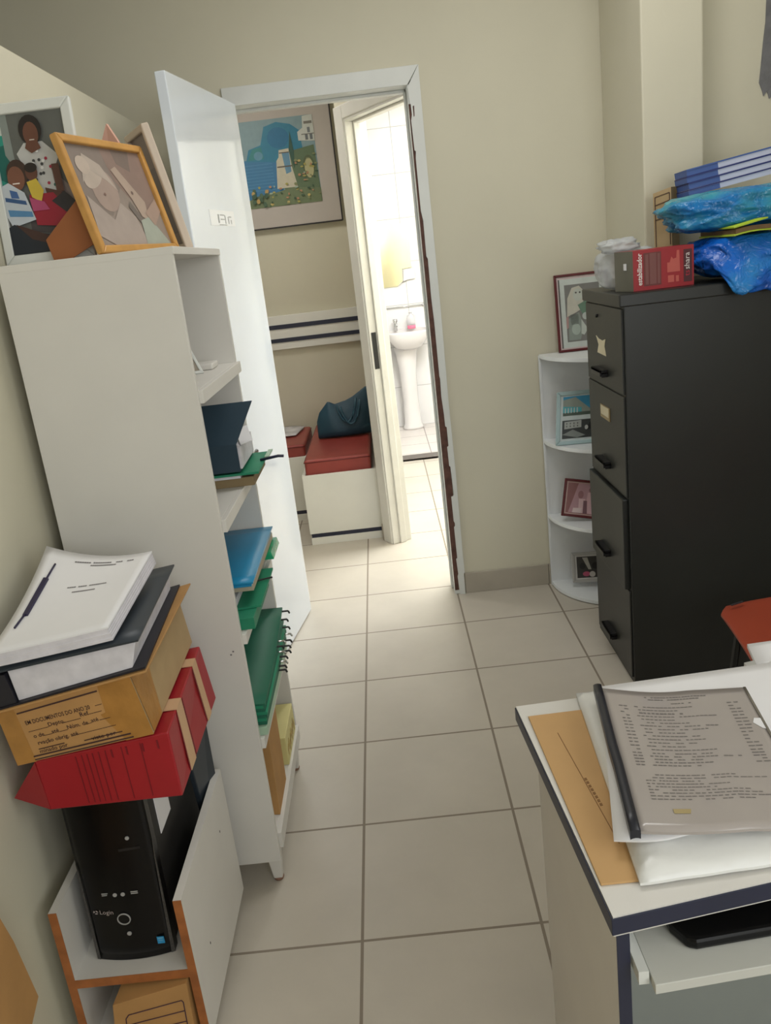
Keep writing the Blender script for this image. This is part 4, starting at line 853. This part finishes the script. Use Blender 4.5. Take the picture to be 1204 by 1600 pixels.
cbox(0.57, 0.67, 0.13, 0.30, e, 3); cbox(0.70, 0.75, 0.13, 0.28, e, 3)
e.build('front_print', [m_dred, mat('brown_print', (126, 76, 72), 0.5, var=0.1), m_maroonp, m_pred], t, solid=True)
e = MB()
vU = (Vector((cR, yFr, 0)) - Vector((cL, yF, 0))).normalized()
e.text('estabilizador', cp(0.14, 0.13, 0.001), (0, 0, 1), -vU, 0.0215, 0.0004, 0, 'LEFT', 0.88, 0.02)
e.text('shara', cp(0.925, 0.40, 0.0012), (0, 0, 1), -vU, 0.024, 0.0006, 0, 'LEFT', 1.0)
e.text('ts', cp(0.925, 0.24, 0.0012), (0, 0, 1), -vU, 0.024, 0.0006, 1, 'LEFT', 1.0)
e.build('lettering', [mat('white_print', (236, 226, 222), 0.5, var=0), mat('pinkish_red_print', (190, 40, 60), 0.5, var=0)], t, solid=True)
# crumpled plastic bags
def blob(c, r, seed, amp, freq, n=3.0, subdiv=5, flat=None, over=None):
    bm = bmesh.new(); bmesh.ops.create_icosphere(bm, subdivisions=subdiv, radius=1.0)
    for v in bm.verts:
        d_ = v.co.normalized(); k = (abs(d_.x) ** n + abs(d_.y) ** n + abs(d_.z) ** n) ** (-1 / n)
        q = d_ * k
        p0 = Vector((seed, seed * 2.3, seed * 0.7))
        rdg = 1 - abs(noise.noise(q * freq + p0)) * 2
        dsp = amp * (noise.fractal(q * freq * 0.6 + p0, 1.0, 2.1, 4) + 0.8 * rdg * rdg * 0.6)
        q = q * (1 + dsp)
        p_ = Vector((c[0] + q.x * r[0], c[1] + q.y * r[1], c[2] + q.z * r[2]))
        if over: p_ = over(p_)
        if flat is not None and p_.z < flat and p_.y > FY0 - 0.006: p_.z = flat + (p_.z - flat) * 0.0
        v.co = p_
    out = MB(); bm.verts.index_update()
    out.add([v.co[:] for v in bm.verts], [[v.index for v in f_.verts] for f_ in bm.faces], 0, True); bm.free()
    return out
def bagmat(name, c1, c2, c3, scale):
    m = bpy.data.materials.new(name); m.use_nodes = True; nt = m.node_tree; b = nt.nodes['Principled BSDF']
    b.inputs['Roughness'].default_value = 0.22
    tc = nt.nodes.new('ShaderNodeTexCoord'); n = nt.nodes.new('ShaderNodeTexNoise'); n.inputs['Scale'].default_value = scale; n.inputs['Detail'].default_value = 5
    r = nt.nodes.new('ShaderNodeValToRGB'); r.color_ramp.elements[0].position = 0.36; r.color_ramp.elements[1].position = 0.64
    r.color_ramp.elements[0].color = C(*c1) + (1,); r.color_ramp.elements[1].color = C(*c3) + (1,); e_ = r.color_ramp.elements.new(0.5); e_.color = C(*c2) + (1,)
    nt.links.new(tc.outputs['Object'], n.inputs['Vector']); nt.links.new(n.outputs['Fac'], r.inputs['Fac']); nt.links.new(r.outputs['Color'], b.inputs['Base Color'])
    vn = nt.nodes.new('ShaderNodeTexNoise'); vn.inputs['Scale'].default_value = 22; vn.inputs['Detail'].default_value = 3; vn.inputs['Distortion'].default_value = 1.6
    bp = nt.nodes.new('ShaderNodeBump'); bp.inputs['Strength'].default_value = 0.55; bp.inputs['Distance'].default_value = 0.02
    nt.links.new(tc.outputs['Object'], vn.inputs['Vector']); nt.links.new(vn.outputs['Fac'], bp.inputs['Height']); nt.links.new(bp.outputs['Normal'], b.inputs['Normal'])
    return m
m_bagblue = bagmat('blue_bag_film', (14, 80, 176), (20, 106, 206), (40, 128, 200), 7)
m_bagteal = bagmat('teal_bag_film', (20, 116, 186), (56, 148, 172), (112, 176, 178), 5)
def over1(p_):
    if p_.y < FY0 + 0.01: p_.z -= (FY0 + 0.01 - p_.y) * 1.3
    return p_
tag(blob((1.415, -1.375, 1.416), (0.205, 0.185, 0.062), 3.1, 0.16, 2.2, 3.0, 5, ZC + 0.001, over1).build('plastic_bag', m_bagblue), 'stuffed bright blue plastic bag drooping over the front edge of the filing cabinet', 'bag', 'blue plastic bags on the filing cabinet')
o = tag(blob((1.40, -1.34, 1.555), (0.24, 0.14, 0.060), 8.4, 0.15, 2.4, 3.2, 5).build('plastic_bag', m_bagteal), 'teal blue plastic bag of papers lying on the brighter blue bag', 'bag', 'blue plastic bags on the filing cabinet')
kn = blob((1.53, -1.43, 1.585), (0.05, 0.03, 0.05), 5.5, 0.4, 3.0, 2.4, 4).build('knot', m_bagblue, o)
t = thing('file_folder', (1.42, -1.38, 1.48), 'folded brown and lime green file between the two blue bags', 'folder')
MB().sheet(lambda u, v: (1.285 + 0.3 * u, -1.55 + 0.28 * v, 1.482 + 0.020 * u + 0.004 * math.sin(9 * u)), 12, 4, (0, 0, -0.004)).build('lime_cover', mat('lime_plastic', (178, 204, 40), 0.4), t)
MB().sheet(lambda u, v: (1.292 + 0.3 * u, -1.545 + 0.28 * v, 1.4955 + 0.018 * u + 0.004 * math.sin(9 * u)), 12, 4, (0, 0, -0.012)).build('brown_papers', mat('brown_paper', (120, 92, 60), 0.7, var=0.15, scale=30), t)
MB().sheet(lambda u, v: (1.285 + 0.10 * u, -1.55 + 0.28 * v, 1.5045 + 0.018 * u), 6, 4, (0, 0, -0.004)).build('lime_cover', mat('lime_plastic', (178, 204, 40), 0.4), t)
# slim blue file boxes on top
fd = Vector((0.93, -0.02, 0.135)).normalized(); fu = Vector((-0.13, 0.02, 0.99)); fu = (fu - fd * fu.dot(fd)).normalized(); fn = fu.cross(fd)
m_blf = mat('blue_file_card', (62, 92, 158), 0.5, var=0.04); m_blfd = mat('dark_blue_file_edge', (24, 40, 110), 0.5, var=0.04)
names = ['lowest', 'second from bottom', 'second from top', 'topmost']
for k in range(4):
    o_ = Vector((1.243, -1.30, 1.612)) + fu * (0.0205 * k) + fd * (0.003 * (k % 2))
    t = thing('file_box', o_, 'slim blue and white file, %s of the slanted stack on the bags' % names[k], 'folder', 'slanted blue files on the bags')
    MB().obox(o_, fd * 0.10, fn * 0.12, fu * 0.0155).build('blue_end', m_blf, t)
    MB().obox(o_ + fd * 0.10, fd * 0.27, fn * 0.12, fu * 0.0155).build('white_side', mat('file_white', (196, 200, 222), 0.5, var=0.03), t)
    MB().obox(o_ + fu * 0.0158 - fn * 0.002, fd * 0.37, fn * 0.122, fu * 0.0042).build('cover_edge', m_blfd if k < 3 else m_blf, t)
# brown carton behind the bags
t = thing('carton', (1.25, -1.1, ZC), 'brown cardboard carton standing behind the blue bags', 'box')
MB().hexa([(1.178, -1.15, ZC), (1.225, -1.19, ZC), (1.28, -1.10, ZC), (1.23, -1.06, ZC)], [(1.174, -1.15, 1.638), (1.222, -1.19, 1.652), (1.28, -1.10, 1.655), (1.23, -1.06, 1.64)]).build('body', m_kraftside, t, bevel=0.001)
e = MB()
def kp(u, v): return lerp(lerp((1.178, -1.1507, ZC), (1.225, -1.1907, ZC), u), lerp((1.174, -1.1507, 1.638), (1.222, -1.1907, 1.652), u), v)
for (q, r) in (((0.1, 0.95), (0.9, 0.95)), ((0.1, 0.86), (0.9, 0.87)), ((0.1, 0.95), (0.1, 0.4)), ((0.9, 0.95), (0.9, 0.4)), ((0.1, 0.7), (0.9, 0.7))):
    a_, b_ = kp(*q), kp(*r); dv = Vector((0.0, 0, 0.0012)) if abs(q[1] - r[1]) < 0.1 else Vector((0.001, -0.0008, 0)); e.prism([a_ - dv, b_ - dv, b_ + dv, a_ + dv], (-0.0006, -0.0008, 0))
e.build('printed_lines', m_inkbrown, t)
# white plastic bag behind the red carton
m_wbag = mat('white_film', (206, 210, 212), 0.3, var=0.06, bump=0.35, bscale=14, alpha=0.55)
o = tag(blob((1.045, -1.275, 1.412), (0.105, 0.078, 0.066), 1.7, 0.14, 1.8, 2.4, 5, ZC + 0.001).build('plastic_bag', m_wbag), 'crumpled white plastic bag behind the red carton', 'bag')
blob((1.0, -1.33, 1.485), (0.06, 0.03, 0.022), 4.2, 0.4, 2.5, 2.2, 4).build('bag_handle', m_wbag, o)
o.parent = None

# ------------------------------------------------------------------ hall: bench, cushions, bag, picture
m_benchc = mat('cream_laminate', (233, 232, 224), 0.4, var=0.02)
def hbox(x0, x1, y0, y1):
    b = MB(); t_ = 0.018
    b.box(x0, x1, y0, y0 + t_, 0.066, 0.412); b.box(x0, x1, y1 - t_, y1, 0.066, 0.412); b.box(x0, x0 + t_, y0 + t_, y1 - t_, 0.066, 0.412); b.box(x1 - t_, x1, y0 + t_, y1 - t_, 0.066, 0.412)
    b.box(x0 + t_, x1 - t_, y0 + t_, y1 - t_, 0.36, 0.375)
    return b
for x0, x1, y0, y1, lb in ((-0.328, 0.097, 0.415, 1.585, 'cream bench box with navy stripe by the far doorway, under the handbag cushion'), (-1.30, -0.332, 0.93, 1.585, 'cream bench box set further back to the left, half hidden by the open door')):
    bn = thing('bench', ((x0 + x1) / 2, (y0 + y1) / 2, 0), lb, 'bench', 'cream bench boxes in the hall')
    hbox(x0, x1, y0, y1).build('seat_box', m_benchc, bn, bevel=0.002)
    MB().box(x0 + 0.008, x1 - 0.002, y0 + 0.006, y1, 0.042, 0.066).build('navy_stripe', m_navy, bn)
    MB().box(x0 + 0.004, x1 - 0.002, y0 + 0.002, y1, 0.0, 0.042).build('plinth', m_benchc, bn)
def cushion(name, label, x0, x1, y0, y1, z0, z1):
    t = thing(name, ((x0 + x1) / 2, (y0 + y1) / 2, z0), label, 'cushion', 'red vinyl bench cushions')
    MB().box(x0, x1, y0, y1, z0, z1).build('pad', m_redvinyl, t, bevel=0.016, segs=4)
    s_ = 0.008
    q = MB()
    for zz_ in (z1 - 0.014,):
        q.tube([(x0 - 0.001, y0 - 0.001, zz_), (x1 + 0.001, y0 - 0.001, zz_), (x1 + 0.001, y1 + 0.001, zz_), (x0 - 0.001, y1 + 0.001, zz_), (x0 - 0.001, y0 - 0.001, zz_)], 0.0028, 6)
    q.build('piping', mat('dark_red_piping', (110, 40, 38), 0.5), t)
cushion('seat_cushion', 'red vinyl cushion under the dark teal handbag on the near bench arm', -0.307, 0.066, 0.442, 1.56, 0.376, 0.494)
cushion('seat_cushion', 'red vinyl cushion on the far left bench arm, under loose papers', -1.27, -0.345, 0.955, 1.55, 0.376, 0.485)
tag(MB().sheet(lambda u, v: (-0.66 + 0.24 * u + 0.04 * v, 1.22 + 0.27 * v, 0.4985 + 0.012 * math.sin(3 * u) * v), 8, 8, (0, 0, -0.003)).build('magazine', mat('printed_page', (206, 204, 206), 0.5, var=0.25, scale=14)), 'open printed pages lying on the far left bench cushion', 'magazine')
# wall board above bench with two navy grooves
wb = thing('wall_board', (-0.3, 1.59, 1.1), 'cream horizontal board with two navy stripes on the hall wall above the bench', 'board')
MB().box(-1.3, 0.078, 1.572, 1.599, 1.02, 1.243).build('panel', m_benchc, wb, bevel=0.003)
MB().box(-1.3, 0.079, 1.567, 1.573, 1.156, 1.184).box(-1.3, 0.079, 1.567, 1.573, 1.068, 1.094).build('navy_stripe', m_navy, wb)
MB().box(0.0795, 0.098, 1.50, 1.599, 0.945, 1.24).build('end_panel', m_navy, wb)
# picture
pc_ = thing('wall_picture', (-0.33, 1.59, 1.8), 'framed seaside painting with wide grey mount and dark frame, on the hall wall', 'picture')
p0, p1, q0, q1 = -0.755, 0.043, 1.797, 2.515
MB().box(p0 + 0.006, p1 - 0.004, 1.566, 1.572, q0 + 0.004, q1 - 0.004).build('mount', mat('warm_grey_mount', (188, 180, 172), 0.6, var=0.02), pc_)
fb_ = MB(); fb_.box(p0, p1, 1.572, 1.598, q0, q1); fb_.box(p1 - 0.004, p1 + 0.004, 1.564, 1.598, q0, q1); fb_.box(p0 - 0.004, p0 + 0.004, 1.564, 1.598, q0, q1); fb_.box(p0, p1, 1.564, 1.598, q0 - 0.004, q0 + 0.003); fb_.box(p0, p1, 1.564, 1.598, q1 - 0.003, q1 + 0.004)
fb_.build('frame', mat('black_frame', (40, 36, 38), 0.4, var=0.05), pc_)
a = Art((-0.645, 1.5655, 1.925), (0.575, 0, 0), (0, 0, 0.513), 0.0006)
a.rect(0, 0, 1, 1, (128, 154, 160)).poly([(0, 0.02), (0, 0.55), (0.55, 0.58), (0.6, 0.1)], (58, 118, 160)).poly([(0.22, 0.55), (0.26, 0.68), (0.4, 0.72), (0.46, 0.92), (0.6, 0.96), (0.75, 0.92), (0.84, 0.84), (0.86, 0.56), (0.6, 0.5), (0.4, 0.53)], (44, 122, 150)).poly([(0.24, 0.56), (0.3, 0.68), (0.4, 0.7), (0.42, 0.56)], (52, 128, 128)).ell(0.6, 0.78, 0.12, 0.12, (36, 108, 146)).ell(0.36, 0.6, 0.05, 0.05, (92, 142, 164))
for k in range(9): a.rect(0.16 + 0.02 * (k % 3), 0.2 + 0.037 * k, 0.5, 0.207 + 0.037 * k, (84, 142, 178))
a.poly([(0.6, 0.1), (0.62, 0.6), (0.98, 0.66), (1, 0)], (92, 112, 82)).poly([(0, 0), (0.1, 0.06), (0.3, 0.14), (0.5, 0.16), (0.7, 0.2), (1, 0.16), (1, 0)], (108, 122, 88))
a.poly([(0.52, 0.2), (0.55, 0.52), (0.58, 0.56), (0.59, 0.64), (0.7, 0.65), (0.71, 0.45), (0.75, 0.2)], (196, 190, 168)).poly([(0.62, 0.6), (0.7, 0.6), (0.7, 0.38), (0.64, 0.36)], (96, 140, 166)).rect(0.55, 0.44, 0.72, 0.455, (92, 84, 72)).rect(0.59, 0.6, 0.7, 0.612, (88, 82, 72))
a.poly([(0.82, 0.72), (0.82, 0.82), (0.88, 0.86), (0.89, 0.99), (1, 1), (1, 0.7)], (196, 200, 192)).rect(0.9, 0.9, 0.99, 0.93, (120, 118, 108)).rect(0.86, 0.78, 1, 0.79, (110, 108, 100)).rect(0.9, 0.72, 0.93, 0.78, (104, 110, 112)).rect(0.95, 0.72, 0.98, 0.78, (104, 110, 112)).rect(0.93, 0.8, 0.96, 0.86, (116, 122, 124))
a.ell(0.9, 0.42, 0.065, 0.13, (84, 96, 66)).ell(0.9, 0.40, 0.05, 0.115, (176, 172, 128)).poly([(0.70, 0.62), (0.735, 0.84), (0.755, 0.6), (0.74, 0.4)], (48, 84, 70))
for k in range(90):
    u_, v_ = random.uniform(0.3, 0.99), random.uniform(0.01, 0.56)
    if v_ > 0.25 and u_ < 0.74: continue
    a.ell(u_, v_, random.uniform(0.008, 0.022), random.uniform(0.006, 0.018), random.choice([(70, 98, 70), (128, 134, 92), (166, 158, 84), (150, 170, 150), (58, 84, 64), (176, 130, 96), (196, 176, 110)]), 0, 8)
for k in range(14): a.ell(random.uniform(0.24, 0.4), random.uniform(0.02, 0.2), 0.02, 0.03, random.choice([(74, 100, 76), (180, 150, 90), (60, 88, 66)]), 0, 8)
a.build('painting', pc_)
# handbag
hb = thing('handbag', (-0.08, 1.03, 0.4945), 'dark teal handbag with two looped handles, resting on the red bench cushion', 'bag')
def topz(u):
    pts = [(0, 0.60), (0.06, 0.655), (0.24, 0.722), (0.30, 0.712), (0.36, 0.700), (0.5, 0.712), (0.66, 0.735), (0.80, 0.765), (0.92, 0.792), (1.0, 0.78)]
    for i in range(len(pts) - 1):
        if u <= pts[i + 1][0]: k = (u - pts[i][0]) / (pts[i + 1][0] - pts[i][0]); return pts[i][1] + (pts[i + 1][1] - pts[i][1]) * k
    return pts[-1][1]
def hbv(u, a_):
    # ring angle a_: lens-shaped vertical section; u along length
    x = -0.255 + 0.345 * u; end = math.sin(math.pi * min(1, max(0, 0.03 + u * 0.94))) ** 0.35
    z0 = 0.497; z1 = topz(u); zc = (z0 + z1) / 2; hh = (z1 - z0) / 2
    s_ = math.sin(a_); c_ = math.cos(a_)
    z = zc + hh * (abs(s_) ** 0.8) * (1 if s_ > 0 else -1)
    f_ = (z - z0) / (z1 - z0); th = (0.085 * (1 - f_) ** 0.8 + 0.012) * end
    wob = 0.006 * noise.noise(Vector((u * 5, f_ * 4, 2 if c_ > 0 else 7)))
    xs = x + (0.02 * (f_ - 0.4) if u > 0.5 else 0.0) - (0.015 * f_ * (1 - u) * 0)
    xs = min(xs, 0.093)
    return Vector((xs, 1.03 + (th + wob) * c_ * (abs(c_) ** -0.3 if abs(c_) > 1e-3 else 1), z))
nu, na = 30, 24
V = [hbv(i / nu, 2 * math.pi * k / na) for i in range(nu + 1) for k in range(na)]
F = [[i * na + k, i * na + (k + 1) % na, (i + 1) * na + (k + 1) % na, (i + 1) * na + k] for i in range(nu) for k in range(na)]
F.append(list(range(na))); F.append([nu * na + k for k in range(na)])
MB().add(V, F, 0, True).build('bag_body', m_teal, hb)
for dy, ph in ((-0.062, 0.0), (-0.075, 0.012)):
    pth = []
    for k in range(15):
        q = k / 14; pth.append((-0.118 + ph * 2 + 0.125 * q, 1.03 + dy - 0.02 * math.sin(math.pi * q), 0.705 - ph - 0.125 * math.sin(math.pi * q) ** 0.7 + 0.03 * q))
    MB().tube(pth, 0.0075, 8).build('handle', mat('teal_leather_handle', (36, 78, 96), 0.45), hb)

# ------------------------------------------------------------------ bathroom: basin, mirror, rail, bottles
ws = thing('washbasin', (0.44, 3.36, 0.0125), 'white china pedestal washbasin seen through the far doorway', 'washbasin')
def basin(c, w_, dpt):
    b = MB(); n = 28; rings = []
    for (k, z) in ((0.30, 0.735), (0.62, 0.76), (0.9, 0.83), (1.0, 0.885), (1.0, 0.90), (0.9, 0.902), (0.8, 0.86), (0.55, 0.81), (0.2, 0.80)):
        R_ = []
        for i in range(n):
            a_ = 2 * math.pi * i / n; cx_, sy_ = math.cos(a_), math.sin(a_)
            x = c[0] + k * w_ * (abs(cx_) ** 0.6) * (1 if cx_ > 0 else -1); y = c[1] + k * dpt * (abs(sy_) ** 0.7) * (1 if sy_ > 0 else -1)
            if y > 3.548: y = 3.548
            R_.append((x, y, z))
        rings.append(R_)
    b.v = [p_ for R_ in rings for p_ in R_]
    for j in range(len(rings) - 1):
        for i in range(n): b.f.append([j * n + i, j * n + (i + 1) % n, (j + 1) * n + (i + 1) % n, (j + 1) * n + i]); b.m.append(0); b.sm.append(True)
    b.f.append(list(range(n))); b.f.append([(len(rings) - 1) * n + i for i in range(n)]); b.m += [0, 0]; b.sm += [True, True]
    return b
basin((0.44, 3.36), 0.195, 0.19).build('bowl', m_china, ws)
MB().lathe((0.41, 3.42, 0.0125), [(0.095, 0), (0.092, 0.02), (0.078, 0.05), (0.07, 0.25), (0.075, 0.5), (0.095, 0.68), (0.115, 0.745)], 24, 0, 1.0, 0.85).build('pedestal', m_china, ws)
MB().tube([(0.345, 3.49, 0.895), (0.345, 3.49, 0.985)], 0.014).tube([(0.345, 3.49, 0.955), (0.35, 3.42, 0.965), (0.355, 3.39, 0.945)], 0.009).tube([(0.325, 3.49, 0.985), (0.365, 3.49, 0.985)], 0.013).build('tap', m_chrome, ws)
bt = thing('soap_bottle', (0.485, 3.46, 0.903), 'clear bottle with a little pink liquid soap on the washbasin', 'bottle')
MB().lathe((0.485, 3.46, 0.9035), [(0.034, 0), (0.037, 0.004), (0.037, 0.03)], 20).build('pink_soap', mat('pink_liquid', (240, 120, 150), 0.2, var=0), bt)
MB().lathe((0.485, 3.46, 0.9335), [(0.037, 0), (0.037, 0.06), (0.03, 0.085), (0.012, 0.095), (0.012, 0.105)], 20).build('bottle_body', mat('clear_bottle', (238, 236, 238), 0.1, var=0, alpha=0.55), bt)
MB().lathe((0.485, 3.46, 1.0385), [(0.014, 0), (0.014, 0.018)], 14).build('cap', m_china, bt)
mr = thing('mirror', (0.41, 3.53, 1.27), 'wavy-edged mirror with a little glass shelf above the washbasin', 'mirror')
mo = [(0.27, 1.275), (0.40, 1.275), (0.43, 1.30), (0.45, 1.315), (0.455, 1.42), (0.54, 1.425), (0.545, 1.75), (0.535, 1.78), (0.51, 1.80), (0.27, 1.81)]
MB().prism([(x, 3.548, z) for x, z in mo], (0, -0.010, 0)).build('glass', m_mirror, mr)
MB().prism([(0.40, 3.535, 1.276), (0.43, 3.535, 1.302), (0.50, 3.535, 1.325), (0.565, 3.535, 1.33), (0.565, 3.535, 1.42), (0.465, 3.535, 1.415), (0.46, 3.535, 1.315), (0.43, 3.535, 1.294)], (0, -0.01, 0)).build('shelf_panel', m_china, mr)
tag(MB().tube([(0.262, 3.535, 1.095), (0.61, 3.535, 1.095)], 0.006).tube([(0.262, 3.55, 1.095), (0.262, 3.53, 1.095)], 0.012).tube([(0.61, 3.55, 1.095), (0.61, 3.53, 1.095)], 0.012).build('towel_rail', m_chrome), 'thin chrome towel rail between mirror and washbasin', 'rail')
